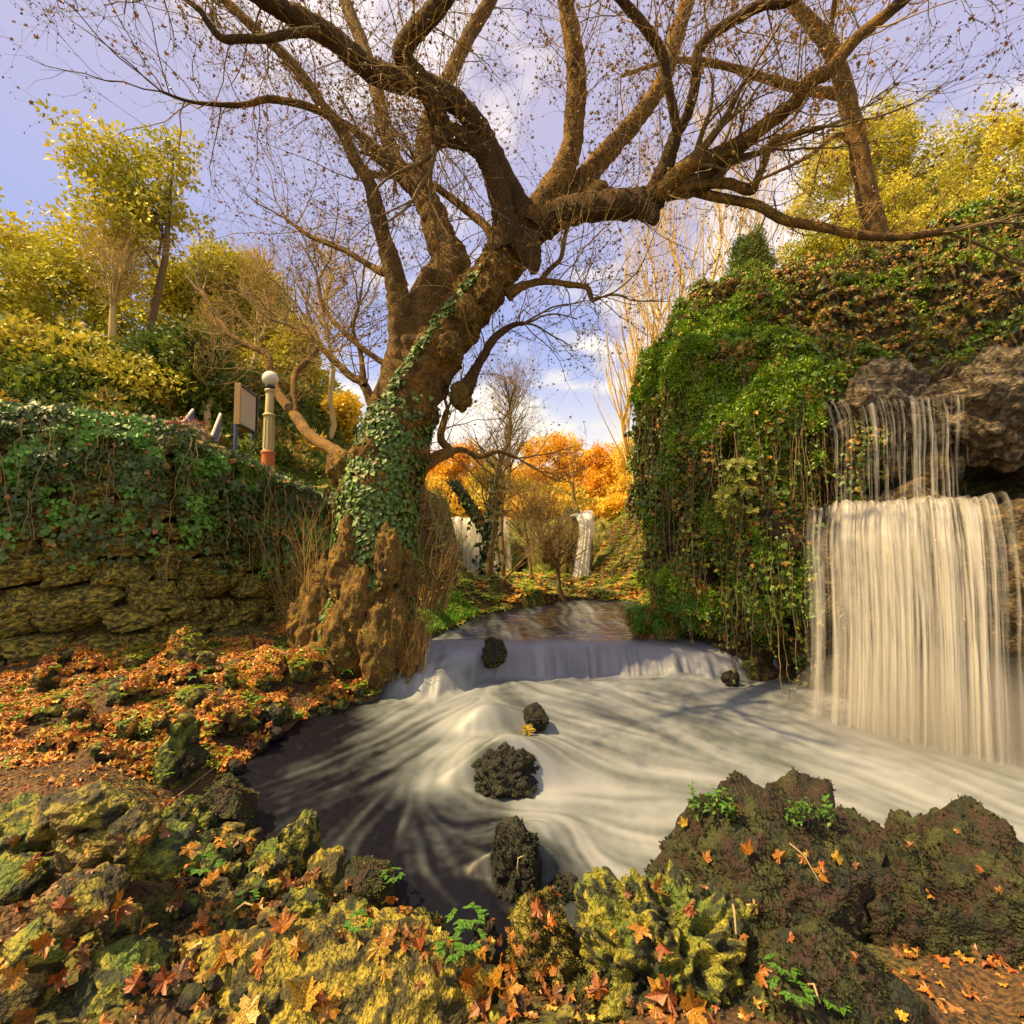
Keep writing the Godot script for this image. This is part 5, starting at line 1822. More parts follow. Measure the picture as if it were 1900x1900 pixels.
func foot_at(px: float, d: float) -> Vector3:
	var x := (px - 950.0) / FOCAL * d
	return Vector3(x, ground_y(x, d), -d)

func height_to(px: float, py: float, d: float) -> float:
	# the height of a tree whose top shows at that pixel
	return maxf(W(px, py, d).y - foot_at(px, d).y, 1.0)

func build_background_trees() -> void:
	var orange := [Color(0.74, 0.34, 0.015), Color(0.84, 0.55, 0.03)]
	var yellow := [Color(0.70, 0.46, 0.03), Color(0.82, 0.62, 0.06)]
	var olive := [Color(0.38, 0.34, 0.03), Color(0.62, 0.52, 0.05)]
	var lime := [Color(0.36, 0.36, 0.025), Color(0.66, 0.55, 0.04)]
	var green := [Color(0.07, 0.12, 0.018), Color(0.20, 0.24, 0.025)]
	# behind the far falls
	var amber := [Color(0.80, 0.42, 0.02), Color(0.85, 0.62, 0.05)]
	for q in [
		["orange autumn tree behind the far falls, next to the plane tree's trunk", 830, 27.0, 7.0, [[822, 880, 34, 36], [858, 850, 30, 26], [800, 905, 26, 26]], orange, 560],
		["olive and gold tree behind the far falls, left of the middle", 905, 29.0, 7.0, [[905, 880, 34, 36], [890, 925, 36, 24], [945, 925, 36, 24]], olive, 560],
		["tall golden tree with a rounded top above the middle of the river", 1035, 30.0, 8.0, [[1045, 826, 34, 18], [1000, 842, 34, 24], [1060, 868, 40, 30], [985, 890, 40, 30], [1020, 915, 46, 24]], amber, 620],
		["bright orange tree right of the tall golden tree", 1115, 28.0, 7.0, [[1112, 848, 30, 22], [1128, 885, 38, 30], [1090, 915, 36, 24]], orange, 560],
		["yellow tree close to the ivy cliff's left edge", 1170, 26.0, 6.5, [[1168, 850, 26, 30], [1174, 905, 34, 34]], yellow, 520],
		["yellow thicket behind the plane tree at the river's left", 770, 25.0, 5.0, [[790, 925, 36, 34], [740, 920, 40, 40]], yellow, 560],
		["low golden bush on the ledge, left of the ivy-wrapped tree", 850, 23.5, 2.6, [[850, 938, 36, 16]], amber, 400],
		["low amber bush on the ledge between the two far falls", 1000, 23.5, 2.6, [[985, 938, 34, 16], [1030, 936, 30, 14]], amber, 380],
		["orange bush at the top of the right slope by the cliff", 1160, 21.0, 2.2, [[1150, 938, 30, 16], [1185, 925, 22, 16]], amber, 400]]:
		var bl := []
		for b in q[4]: bl.append(blob(b[0], b[1], q[2], b[2], b[3]))
		leafy_tree("autumn_tree", q[0], foot_at(q[1], q[2]), q[3], bl, q[6] * q[4].size(), 0.36, q[5], 0.11, "autumn trees behind the far falls")
	# the left bank: yellow-green woods above the terrace
	for q in [
		["tall yellow-green tree on the terrace, left of the lamp", 420, 18.0, 11.0, [[430, 515, 60, 46], [380, 570, 54, 60], [475, 555, 54, 54], [350, 640, 50, 60], [420, 640, 56, 56], [335, 545, 46, 54], [500, 620, 48, 54], [455, 700, 50, 50]], lime, 900],
		["yellow-green conical tree right behind the lamp", 555, 17.0, 8.0, [[555, 650, 34, 54], [535, 730, 48, 60], [585, 770, 42, 60], [520, 820, 50, 60], [490, 700, 40, 50]], lime, 800],
		["golden sapling between the lamp and the plane tree", 630, 15.5, 4.0, [[632, 765, 28, 24], [620, 820, 24, 24]], yellow, 500],
		["yellow shrub on the terrace edge left of the plane tree", 600, 13.0, 3.0, [[600, 890, 30, 26], [580, 850, 22, 30]], yellow, 500],
		["dark ivy-hung tree at the left edge above the railings", 345, 12.0, 7.0, [[340, 660, 56, 44], [385, 705, 40, 50], [300, 700, 60, 60], [350, 740, 50, 36]], green, 700],
		["dark green shrub bank behind the sign board", 450, 14.0, 4.5, [[430, 790, 46, 70], [500, 800, 44, 70], [545, 860, 46, 50], [470, 850, 60, 40]], green, 1000],
		["yellow tree crown beyond the left edge", 150, 16.0, 11.0, [[200, 480, 90, 80], [90, 560, 110, 100], [230, 600, 70, 80], [20, 480, 90, 90]], lime, 700],
		["dark evergreen bank beyond the left edge", 120, 11.0, 6.0, [[220, 710, 80, 60], [100, 700, 100, 70], [0, 680, 100, 90]], olive, 600],
		["tall thin yellow-green crown at the left edge, high up", 250, 13.0, 11.0, [[322, 290, 36, 46], [260, 330, 60, 60], [230, 420, 80, 70], [300, 390, 50, 50], [180, 300, 60, 60]], lime, 160]]:
		var bl := []
		for b in q[4]: bl.append(blob(b[0], b[1], q[2], b[2], b[3]))
		leafy_tree("terrace_tree", q[0], foot_at(q[1], q[2]), q[3], bl, q[6] * q[4].size(), 0.40, q[5], 0.10, "trees on the left terrace")
	# brushwood on the rise behind the far falls
	var fr := rng(311)
	var ft := []; var fc := PackedColorArray()
	for k in 7000:
		var d := fr.randf_range(22.0, 38.0)
		var x := (fr.randf_range(690, 1290) - 950.0) / FOCAL * d
		var z := n1.get_noise_2d(x * 0.4, d * 0.3)
		ft.append(Transform3D(Basis.from_euler(rv(fr) * 3.0) * Basis.from_scale(Vector3.ONE * fr.randf_range(0.35, 0.9)), Vector3(x, ground_y(x, d) + fr.randf() * (0.5 + maxf(z, 0.0) * 2.0), -d)))
		fc.append(mixc(mixc(Color(0.62, 0.36, 0.03), Color(0.80, 0.60, 0.06), fr.randf()), Color(0.34, 0.33, 0.03), smoothstep(-0.1, 0.3, z) * fr.randf()))
	scatter("far_brushwood", LEAF.clump, M.crown, ft, fc, null, "golden brushwood on the rise behind the far falls", "undergrowth")
	# ivy and shrubs that cover the hillside behind the terrace
	var hr := rng(301)
	var ht := []; var hc := PackedColorArray()
	for k in 16000:
		var d := hr.randf_range(6.5, 17.0)
		var x := hr.randf_range(-16.0, -3.2)
		var w := wall_side(x, d)
		if w < 1.6: continue
		var y := ground_y(x, d)
		if y < 3.2: continue
		var z := n1.get_noise_2d(x * 0.6, d * 0.6)
		ht.append(Transform3D(Basis.from_euler(rv(hr) * 3.0) * Basis.from_scale(Vector3.ONE * hr.randf_range(0.18, 0.5)), Vector3(x, y + absf(z) * 0.7 * hr.randf() + 0.05, -d)))
		hc.append(mixc(mixc(Color(0.05, 0.10, 0.015), Color(0.22, 0.26, 0.025), hr.randf()), Color(0.42, 0.22, 0.04), smoothstep(0.1, 0.4, z) * hr.randf()))
	scatter("hillside_ivy", LEAF.clump, M.crown, ht, hc, null, "dark ivy and low shrubs covering the hillside behind the terrace", "undergrowth")
	# above the cliff
	for q in [
		["yellow-green tree on top of the cliff at the right edge, lower crown", 1530, 15.0, 4.0, [[1520, 470, 54, 36], [1575, 440, 50, 50], [1470, 480, 26, 24], [1640, 430, 60, 70]], lime, 900],
		["tall yellow-green tree high above the cliff at the right", 1570, 17.0, 8.0, [[1535, 330, 46, 56], [1570, 270, 40, 40], [1495, 395, 40, 30], [1640, 280, 60, 80], [1720, 360, 70, 80]], lime, 900],
		["dark rounded bush on the cliff top", 1395, 11.5, 1.4, [[1395, 480, 30, 36], [1400, 510, 40, 24], [1385, 460, 18, 18]], green, 1500],
		["dark trailing bush on the cliff's left brow", 1310, 11.0, 0.7, [[1320, 570, 40, 20], [1290, 590, 28, 14], [1345, 548, 30, 18]], green, 1500],
		["yellow-green tree beyond the right edge above the waterfall", 1800, 13.0, 7.0, [[1800, 420, 90, 90], [1860, 300, 80, 100], [1740, 520, 60, 50]], lime, 900]]:
		var bl := []
		for b in q[4]: bl.append(blob(b[0], b[1], q[2], b[2], b[3]))
		var f := W(q[1], 560, q[2])
		f.y = minf(f.y, 6.3)
		leafy_tree("cliff_tree", q[0], f, q[3], bl, q[6] * q[4].size(), 0.26 if q[2] > 12.0 else 0.13, q[5], 0.07, "trees on top of the cliff")
	# bare poplars between the river gap and the cliff
	var pop := {"wob": 0.12, "up": 0.10, "br": 0.5, "a0": 0.2, "a1": 0.5, "ls": 0.9, "rmin": 0.006, "spread": 0.55, "len": 0.34, "lvl": 2, "r": 0.13, "col": Color(0.60, 0.42, 0.13), "low": 0.12}
	for q in [["bare pale poplar left of the cliff, nearest the river gap", 1175, 24.0, 13.5, 44], ["bare golden poplar behind the cliff's left brow", 1215, 23.0, 16.0, 44], ["bare golden poplar behind the cliff, second from the left", 1262, 22.0, 18.0, 49], ["tall bare golden poplar behind the dark trailing bush", 1330, 21.0, 18.5, 49], ["bare golden poplar left of the rounded bush", 1372, 22.5, 18.0, 44], ["bare golden poplar right of the rounded bush", 1430, 21.5, 16.0, 38]]:
		bare_tree("poplar", q[0], foot_at(q[1], q[2]), q[3], q[4], pop, "bare poplars behind the cliff")
	# the sunlit tree that leans in from the right
	var lt := thing("leaning_tree", "sunlit yellow-barked tree reaching in from the upper right corner", "tree", W(1640, 480, 9.5))
	for q in [[[1640, 490, 18.7], [1612, 380, 17.3], [1590, 260, 15.1], [1564, 155, 14.4], [1543, 94, 13.7], [1506, 44, 12.2], [1468, 2, 9.4], [1440, -50, 7.9]], [[1556, 175, 9.4], [1489, 165, 8.6], [1421, 145, 7.9], [1354, 125, 6.5], [1287, 113, 5.8], [1236, 115, 4.3], [1152, 141, 2.9]], [[1535, 80, 5.8], [1545, 30, 5.0], [1555, -40, 4.3]], [[1600, 300, 6.5], [1560, 250, 5.0], [1500, 290, 3.6], [1440, 320, 2.9], [1380, 345, 2.2]]]:
		var lm := limb_mesh(px4(q, 9.5, 8.8), 14, 0.2, int(q[0][1]), Color(0.52, 0.34, 0.08), Color(0.28, 0.17, 0.04))
		part("limb", lm[0], M.bark, lt)
		var m := MB.new()
		var g := rng(int(q[0][0]))
		var tips := []
		for j in range(6, lm[1].size(), 3):
			var a: Vector4 = lm[1][j]
			grow(m, Vector3(a.x, a.y, a.z), rv(g).normalized(), g.randf_range(0.6, 1.6), 0.012, 2, g, {"wob": 0.3, "up": 0.1, "br": 0.6, "a0": 0.4, "a1": 1.0, "ls": 0.9, "rmin": 0.003, "col": Color(0.36, 0.24, 0.07)}, tips)
		part("twigs", m.mesh(), M.twig, lt, true, "stuff")
		var tr := []; var cc := PackedColorArray()
		for p: Vector3 in tips:
			if g.randf() < 0.5:
				tr.append(Transform3D(faced((Vector3.DOWN + rv(g)).normalized(), g.randf() * TAU, Vector3.ONE * g.randf_range(0.04, 0.09)), p))
				cc.append(mixc(Color(0.40, 0.15, 0.02), Color(0.55, 0.32, 0.05), g.randf()))
		scatter("dry_foliage", LEAF.plane[1], M.leaf, tr, cc, lt)
	# trees on the island and round the far pool
	var tw := {"wob": 0.26, "up": 0.06, "br": 0.75, "a0": 0.4, "a1": 1.0, "ls": 0.95, "rmin": 0.004, "spread": 1.1, "len": 0.30, "lvl": 2, "r": 0.10, "col": Color(0.17, 0.11, 0.045), "low": 0.35}
	var it := bare_tree("ivy_wrapped_tree", "slender bare tree with an ivy-wrapped forked trunk by the far falls", foot_at(900, 15.0), 6.2, 40, tw.merged({"lean": Vector3(0.75, 0, 0), "r": 0.13}, true), "", 0.35, [Color(0.30, 0.16, 0.03), Color(0.42, 0.30, 0.05)], 0.10)
	var g := rng(88)
	var tr := []; var cc := PackedColorArray()
	var fork := MB.new()
	fork.tube([W(905, 990, 15.0), W(885, 950, 15.0), W(862, 920, 15.1), W(842, 890, 15.2)], [0.11, 0.09, 0.07, 0.05], 7, Color(0.17, 0.11, 0.045))
	part("limb", fork.mesh(), M.twig, it)
	for k in 2600:
		var t := g.randf()
		var p: Vector3
		if k % 3: p = W(lerpf(899, 925, t), lerpf(1072, 880, t), 15.0)
		else: p = W(lerpf(905, 842, t), lerpf(990, 892, t), 15.0)
		var o := rv(g).normalized()
		o.y *= 0.3
		p += o * g.randf_range(0.10, 0.24)
		if g.randf() < 0.06: p += Vector3(g.randf_range(-0.4, 0.4), -g.randf() * 0.5, 0)
		tr.append(Transform3D(hang((o + rv(g) * 0.5).normalized(), g.randf_range(-1, 1), g.randf_range(0.08, 0.16)), p))
		cc.append(mixc(Color(0.025, 0.06, 0.02), Color(0.08, 0.14, 0.03), g.randf()))
	scatter("ivy_foliage", LEAF.ivy, M.ivy, tr, cc, it)
	bare_tree("slim_tree", "slim bare tree with sparse leaves rising behind the ivy-wrapped tree", foot_at(925, 17.0), 7.6, 48, tw.merged({"lean": Vector3(0.35, 0, 0)}, true), "", 0.45, [Color(0.26, 0.15, 0.03), Color(0.40, 0.26, 0.05)], 0.11)
	bare_tree("leaning_sapling", "brown twiggy tree leaning left from the island's right end", foot_at(1062, 12.3), 2.9, 60, tw.merged({"lean": Vector3(-1.0, 0, 0), "r": 0.075, "len": 0.42, "low": 0.4}, true), "", 0.4, [Color(0.24, 0.12, 0.02), Color(0.36, 0.22, 0.04)], 0.08)
	bare_tree("leaning_sapling", "thin bare sapling leaning right from the island's left end", foot_at(918, 11.6), 1.5, 16, tw.merged({"lean": Vector3(1.2, -0.3, 0), "r": 0.045, "len": 0.5}, true), "")
	bare_tree("leaning_sapling", "thin brown sapling in the middle of the island", foot_at(990, 13.0), 2.8, 34, tw.merged({"lean": Vector3(-0.5, 0, 0), "r": 0.05, "len": 0.42}, true), "", 0.4, [Color(0.26, 0.13, 0.02), Color(0.38, 0.24, 0.04)], 0.08)
	# thin trees on the ledge
	bare_tree("ledge_tree", "small dark forked tree on top of the far ledge", foot_at(1065, 22.0), 3.0, 14, tw.merged({"r": 0.08, "len": 0.4}, true), "")
	# bare-twigged trees above the left terrace
	var lw := tw.merged({"col": Color(0.46, 0.33, 0.12), "br": 0.55, "r": 0.10, "len": 0.34, "rmin": 0.004}, true)
	bare_tree("terrace_bare_tree", "bare twiggy tree on the terrace left of the lamp", foot_at(385, 11.5), height_to(385, 560, 11.5), 60, lw, "bare trees on the terrace", 0.2, [Color(0.44, 0.20, 0.03), Color(0.58, 0.42, 0.05)], 0.09)
	bare_tree("terrace_bare_tree", "bare twiggy tree with russet leaves behind the plane tree's left", foot_at(600, 14.0), height_to(600, 400, 14.0), 64, lw, "bare trees on the terrace", 0.45, [Color(0.44, 0.20, 0.03), Color(0.58, 0.42, 0.05)], 0.10)
	bare_tree("terrace_bare_tree", "tall bare twiggy tree with russet leaves above the lamp", foot_at(470, 15.0), height_to(470, 430, 15.0), 60, lw, "bare trees on the terrace", 0.45, [Color(0.44, 0.20, 0.03), Color(0.58, 0.42, 0.05)], 0.10)
	bare_tree("terrace_bare_tree", "bare twiggy tree beyond the left edge", foot_at(200, 12.0), height_to(200, 380, 12.0), 80, lw, "bare trees on the terrace", 0.3, [Color(0.44, 0.20, 0.03), Color(0.58, 0.42, 0.05)], 0.10)

# ------------------------------------------------------------------ made things on the terrace
func build_terrace_things() -> void:
	# lamp post: orange foot, fluted pale shaft with rings, white globe
	var d := 9.3
	var foot := W(497, 866, d)
	var hgt := (W(503, 714, d) - foot).y
	var t := thing("lamp_post", "pale yellow lamp post with orange foot and round white globe", "lamp", foot)
	var m := MB.new()
	var sides := 20
	m.lathe(foot, [[0.0, -0.4], [0.135, -0.4], [0.135, 0.0], [0.122, 0.02], [0.118, 0.25], [0.135, 0.265], [0.135, 0.29], [0.0, 0.29]], sides)
	part("foot", m.mesh(), M.lamp_foot, t)
	m = MB.new()
	m.lathe(foot, [[0.105, 0.285], [0.098, 0.35], [0.088, hgt * 0.62], [0.086, hgt * 0.62]], sides)
	m.lathe(foot, [[0.082, hgt * 0.64], [0.07, hgt - 0.1], [0.0, hgt - 0.09]], sides)
	var shaft := part("shaft", m.mesh(), M.lamp_paint, t)
	for k in 10:
		var a := TAU * k / 10.0
		m = MB.new()
		var o := Vector3(cos(a), 0, sin(a))
		m.tube([foot + o * 0.100 + Vector3.UP * 0.35, foot + o * 0.090 + Vector3.UP * hgt * 0.61], [0.011, 0.009], 5)
		part("flute", m.mesh(), M.lamp_paint, shaft)
	m = MB.new()
	m.lathe(foot, [[0.085, hgt * 0.615], [0.115, hgt * 0.625], [0.115, hgt * 0.645], [0.078, hgt * 0.66]], sides)
	part("ring", m.mesh(), M.lamp_paint, shaft)
	m = MB.new()
	m.lathe(foot, [[0.07, hgt - 0.13], [0.096, hgt - 0.11], [0.096, hgt - 0.07], [0.066, hgt - 0.055]], sides)
	part("ring", m.mesh(), M.lamp_paint, shaft)
	m = MB.new()
	m.lathe(foot, [[0.066, hgt - 0.06], [0.093, hgt - 0.03], [0.093, hgt + 0.0], [0.062, hgt + 0.02]], sides)
	part("collar", m.mesh(), M.iron, t)
	m = MB.new()
	var prof := []
	for k in 15:
		var a := -PI / 2 + 0.42 + (PI - 0.42) * k / 14.0
		prof.append([0.148 * cos(a) if k < 14 else 0.0, hgt + 0.145 + 0.148 * sin(a)])
	m.lathe(foot, prof, 28)
	part("globe", m.mesh(), M.lamp_globe, t)
	# notice board on two blue posts, turned to the path
	d = 9.6
	var b0 := W(434, 862, d)
	var b1 := W(466, 866, d + 0.8)
	b0.y = minf(b0.y, ground_y(b0.x, -b0.z))
	b1.y = minf(b1.y, ground_y(b1.x, -b1.z))
	var topl := W(440, 715, d)
	var topr := W(471, 732, d + 0.8)
	var botl := W(437, 785, d)
	var botr := W(468, 800, d + 0.8)
	var along := (topr - topl)
	along.y = 0
	along = along.normalized()
	var nrm := Vector3.UP.cross(along)
	if nrm.dot(EYE - topl) < 0.0: nrm = -nrm
	t = thing("notice_board", "blank beige notice board on two dark blue posts left of the lamp", "sign", b0)
	for q in [[b0, topl], [b1, topr]]:
		m = MB.new()
		var up2 := Vector3(q[1].x, q[1].y, q[1].z)
		m.tube([Vector3(up2.x, q[0].y - 0.3, up2.z), up2 + Vector3.UP * 0.04], [0.035, 0.035], 10, Color.WHITE, true)
		part("post", m.mesh(), M.blue_post, t)
	var basis := Basis(along, Vector3.UP, nrm)
	var wid := Vector2(topr.x - topl.x, topr.z - topl.z).length()
	var hh := topl.y - botl.y
	var mid := (topl + topr) * 0.5
	mid.y = (topl.y + botl.y) * 0.5
	m = MB.new()
	m.box(mid + nrm * 0.03, Vector3(wid - 0.03, hh, 0.05), basis)
	var panel := part("panel", m.mesh(), M.board, t)
	for e in [[Vector3(0, hh * 0.5 + 0.02, 0), Vector3(wid, 0.04, 0.10)], [Vector3(0, -hh * 0.5 - 0.02, 0), Vector3(wid, 0.04, 0.10)], [Vector3(-wid * 0.5 - 0.02, 0, 0), Vector3(0.05, hh + 0.08, 0.11)], [Vector3(wid * 0.5 + 0.02, 0, 0), Vector3(0.04, hh + 0.08, 0.11)]]:
		m = MB.new()
		m.box(mid + nrm * 0.03 + basis * e[0], e[1], basis)
		part("frame", m.mesh(), M.board_edge if e[0].x < 0.0 else M.iron, panel)
	# blue side panels of the stairs
	var k := 0
	for q in [[387, 826, 409, 770, 9.0, "blue sloping stair panel with a white rail, nearer the notice board"], [335, 790, 358, 762, 9.6, "blue sloping stair panel with a white rail at the left edge"]]:
		var p0 := W(q[0], q[1], q[4])
		var p1 := W(q[2], q[3], q[4] + 0.9)
		var hgt2 := 0.34
		var dn := Vector3.DOWN * hgt2
		t = thing("stair_panel", q[5], "railing", p0 + dn * 1.2, "blue panels beside the terrace stairs")
		var dir: Vector3 = p1 - p0
		var sd := dir.cross(Vector3.UP).normalized() * 0.02
		m = MB.new()
		for s in [-1.0, 1.0]:
			if s > 0: m.quad(p0 + sd, p1 + sd, p1 + sd + dn, p0 + sd + dn)
			else: m.quad(p0 - sd + dn, p1 - sd + dn, p1 - sd, p0 - sd)
		m.quad(p0 - sd, p1 - sd, p1 + sd, p0 + sd)
		m.quad(p1 - sd, p1 - sd + dn, p1 + sd + dn, p1 + sd)
		m.quad(p0 + sd, p0 + sd + dn, p0 - sd + dn, p0 - sd)
		part("panel", m.mesh(), M.blue_paint, t)
		for z in [Vector3.UP * 0.02, dn - Vector3.UP * 0.02]:
			m = MB.new()
			m.tube([p0 + z, p1 + z], [0.028, 0.028], 8, Color.WHITE, true)
			part("rail", m.mesh(), M.pale_rail, t)
		for z in [p0, p1]:
			m = MB.new()
			m.tube([z + Vector3.UP * 0.03, Vector3(z.x, ground_y(z.x, -z.z) - 0.2, z.z)], [0.025, 0.025], 8, Color.WHITE, true)
			part("post", m.mesh(), M.blue_post, t)
		k += 1
	# terracotta pots with red flowers, and stones, on the terrace edge
	for q in [[352, 800, 9.2, "terracotta pot of red flowers between the blue stair panels"], [322, 795, 9.2, "terracotta pot at the left edge below the blue panel"], [455, 862, 10.4, "small terracotta pot at the foot of the notice board"]]:
		var p := W(q[0], q[1], q[2])
		var g := rng(int(q[0]))
		t = thing("flower_pot", q[3], "flower pot", p - Vector3.UP * 0.16, "pots on the terrace edge")
		m = MB.new()
		m.lathe(p - Vector3.UP * 0.16, [[0.0, 0.0], [0.10, 0.0], [0.15, 0.22], [0.17, 0.22], [0.17, 0.27], [0.14, 0.27], [0.13, 0.2], [0.0, 0.2]], 18)
		part("pot", m.mesh(), M.terracotta, t)
		if q[0] < 360 and q[0] > 340:
			var tr := []; var cc := PackedColorArray()
			for j in 260:
				var o := rv(g) * Vector3(0.34, 0.16, 0.26)
				tr.append(Transform3D(Basis.from_euler(rv(g) * 3.0) * Basis.from_scale(Vector3.ONE * 0.05), p + o + Vector3.UP * 0.14))
				cc.append(mixc(Color(0.42, 0.05, 0.04), Color(0.5, 0.16, 0.14), g.randf()) if j % 3 else Color(0.08, 0.12, 0.02))
			scatter("flowers", LEAF.oval, M.leaf, tr, cc, t)
	for q in [[362, 812, 66, 44, "brown boulder below the red flowers on the terrace edge"], [374, 824, 34, 28, "small ochre stone beside the brown terrace boulder"]]:
		put_rock(q[0], q[1], q[2], q[3], 8.7, [Color(0.28, 0.15, 0.06), Color(0.10, 0.06, 0.03), Color(0.4, 0.26, 0.13)], q[4], {"lev": 4})

# ------------------------------------------------------------------ low plants
func build_bank_plants() -> void:
	var r := rng(123)
	# single sprigs that can be picked out
	for q in [[872, 1728, 0.17, "bright green five-fingered sprig at the water's edge in front", 0], [862, 1762, 0.13, "bright green sprig above the cube-shaped stone", 0], [833, 1785, 0.12, "green sprig left of the cube-shaped stone", 0], [660, 1725, 0.10, "small green sprig on the olive slab", 0], [372, 1622, 0.13, "green sprig among stones at the left edge", 0], [455, 1685, 0.12, "single green leaf on the leaf litter", 0], [1455, 1815, 0.10, "green lobed leaf in front of the dark boulder", 0], [1478, 1868, 0.12, "green trailing sprig on the low right rock", 0], [1545, 1880, 0.10, "yellow-green sprig in the bottom right", 0], [725, 1640, 0.12, "green tuft on the right end of the dark round stone", 0], [560, 1245, 0.2, "green herb beside the dark-sided bank rock", 0], [475, 1310, 0.18, "green herb on the lower bank", 0], [545, 1325, 0.2, "green fern by the dark water", 1], [365, 1262, 0.2, "green herb by the dark bank rock", 0], [470, 1355, 0.16, "green herb near the waterline on the bank", 0], [640, 1245, 0.3, "bright green fern on the bank under the tree", 1], [675, 1262, 0.26, "low green fern by the water under the tree", 1], [735, 1215, 0.3, "green fern hanging at the tree's foot by the cascade", 1], [745, 1245, 0.26, "dark green fern low on the bank by the white water", 1], [590, 1215, 0.2, "green herb under the tree's left root", 0], [525, 1215, 0.2, "green herb high on the leafy bank", 0]]:
		var p := hit(q[0], q[1])
		if p.y < -50.0: continue
		var mm: StandardMaterial3D = M["sprig"] if M.has("sprig") else one_leaf("sprig", Color(0.11, 0.28, 0.02))
		var o := single("fern" if q[4] else "green_sprig", LEAF.fern if q[4] else LEAF.herb, mm, q[3], "plant", p)
		o.basis = Basis.from_euler(Vector3(0.15, r.randf() * TAU, 0.1)) * Basis.from_scale(Vector3.ONE * q[2])
	# plants on top of the big dark boulder
	for q in [[1310, 1500, 40, 0.16, "small leafy plant on the left of the boulder's top"], [1482, 1510, 26, 0.14, "small leafy plant on the right of the boulder's top"], [1345, 1500, 24, 0.12, "low green growth on the middle of the boulder's top"], [1530, 1512, 6, 0.12, "thin sprouting stems at the boulder's right top"]]:
		var p := hit(q[0], q[1] + 14, 4.0)
		if p.y < -50.0: p = W(q[0], q[1] + 10, 2.8)
		var t := thing("boulder_plant", q[4], "plant", p)
		for k in int(q[2] / 6) + 2:
			var m := MB.new()
			var tips := []
			grow(m, p + Vector3(r.randf_range(-0.06, 0.06), -0.01, r.randf_range(-0.04, 0.04)), (Vector3.UP + rv(r) * 0.6).normalized(), q[3] * r.randf_range(0.5, 1.1), 0.0025, 1, r, {"wob": 0.25, "up": 0.1, "br": 0.5, "a0": 0.4, "a1": 1.0, "ls": 0.8, "rmin": 0.001, "tipp": 0.9, "col": Color(0.14, 0.10, 0.03)}, tips)
			part("stem", m.mesh(), M.twig, t)
			for z: Vector3 in tips:
				var l := part("leaf", LEAF.oval, M.sprig, t, false)
				l.transform = Transform3D(faced((Vector3.UP + rv(r) * 0.7).normalized(), r.randf() * TAU, Vector3.ONE * r.randf_range(0.025, 0.05)), z - p)
	# ground cover: grass and ferns on the far banks, the island and the mound
	var tr := []; var cc := PackedColorArray()
	var br := []; var bc := PackedColorArray()
	for k in 16000:
		var d := r.randf_range(7.4, 21.0)
		var px := r.randf_range(700, 1290)
		var x := (px - 950.0) / FOCAL * d
		if Geometry2D.is_point_in_polygon(Vector2(x, d), shore_poly): continue
		var y := ground_y(x, d)
		var z := n1.get_noise_2d(x * 1.3, d * 1.3)
		var p := Vector3(x, y, -d)
		if z > -0.12 + r.randf() * 0.2:
			tr.append(Transform3D(faced((Vector3.UP + rv(r) * 0.3).normalized(), r.randf() * TAU, Vector3.ONE * r.randf_range(0.10, 0.24) * (1.0 + d * 0.02)), p))
			cc.append(mixc(Color(0.10, 0.25, 0.015), Color(0.40, 0.40, 0.03), r.randf() + z * 0.5))
		else:
			br.append(Transform3D(faced((Vector3.UP + rv(r) * 0.5).normalized(), r.randf() * TAU, Vector3.ONE * r.randf_range(0.07, 0.14)), p + Vector3.UP * 0.03))
			bc.append(mixc(Color(0.46, 0.17, 0.02), Color(0.70, 0.42, 0.04), r.randf()))
	scatter("bank_ferns", LEAF.fern, M.leaf, tr, cc, null, "green ground cover on the far banks, island and mound", "ground cover")
	scatter("bank_leaf_litter", LEAF.plane[0], M.leaf, br, bc, null, "orange fallen leaves on the far banks and island", "leaf litter")
	# herbs and moss between the fallen leaves of the left bank
	var mt := []; var mc := PackedColorArray()
	for k in 5200:
		var x := r.randf_range(-5.6, -1.3)
		var d := r.randf_range(4.0, 8.6)
		if Geometry2D.is_point_in_polygon(Vector2(x, d), shore_poly) or wall_side(x, d) > -0.1: continue
		if n1.get_noise_2d(x * 2.2 + 30.0, d * 2.2) < 0.06: continue
		mt.append(Transform3D(faced((Vector3.UP + rv(r) * 0.4).normalized(), r.randf() * TAU, Vector3.ONE * r.randf_range(0.05, 0.11)), Vector3(x, top_y(x, d) - 0.005, -d)))
		mc.append(mixc(Color(0.06, 0.15, 0.008), Color(0.26, 0.28, 0.016), r.randf()))
	scatter("bank_herbs", LEAF.herb, M.leaf, mt, mc, null, "small green herbs between the fallen leaves of the left bank", "herbs")
	# a green edge where the near banks meet the water on the left of the cascade
	var et := []; var ec := PackedColorArray()
	for k in 2600:
		var t := r.randf()
		var x := lerpf(-1.45, -0.7, t) - r.randf() * 0.5
		var d := lerpf(7.6, 10.2, t)
		if Geometry2D.is_point_in_polygon(Vector2(x, d), shore_poly): continue
		et.append(Transform3D(faced((Vector3.UP + rv(r) * 0.3).normalized(), r.randf() * TAU, Vector3.ONE * r.randf_range(0.07, 0.16)), Vector3(x, ground_y(x, d), -d)))
		ec.append(mixc(Color(0.06, 0.20, 0.012), Color(0.17, 0.32, 0.02), r.randf()))
	scatter("shore_grass", LEAF.tuft, M.leaf, et, ec, null, "bright green grass along the shore above the cascade", "grass")
	# the bush at the cliff's foot where the cascade ends
	var t2 := thing("cliff_foot_bush", "green and russet bush at the cliff's foot beside the cascade", "bush", W(1215, 1160, 7.9))
	var a := []; var ac := PackedColorArray()
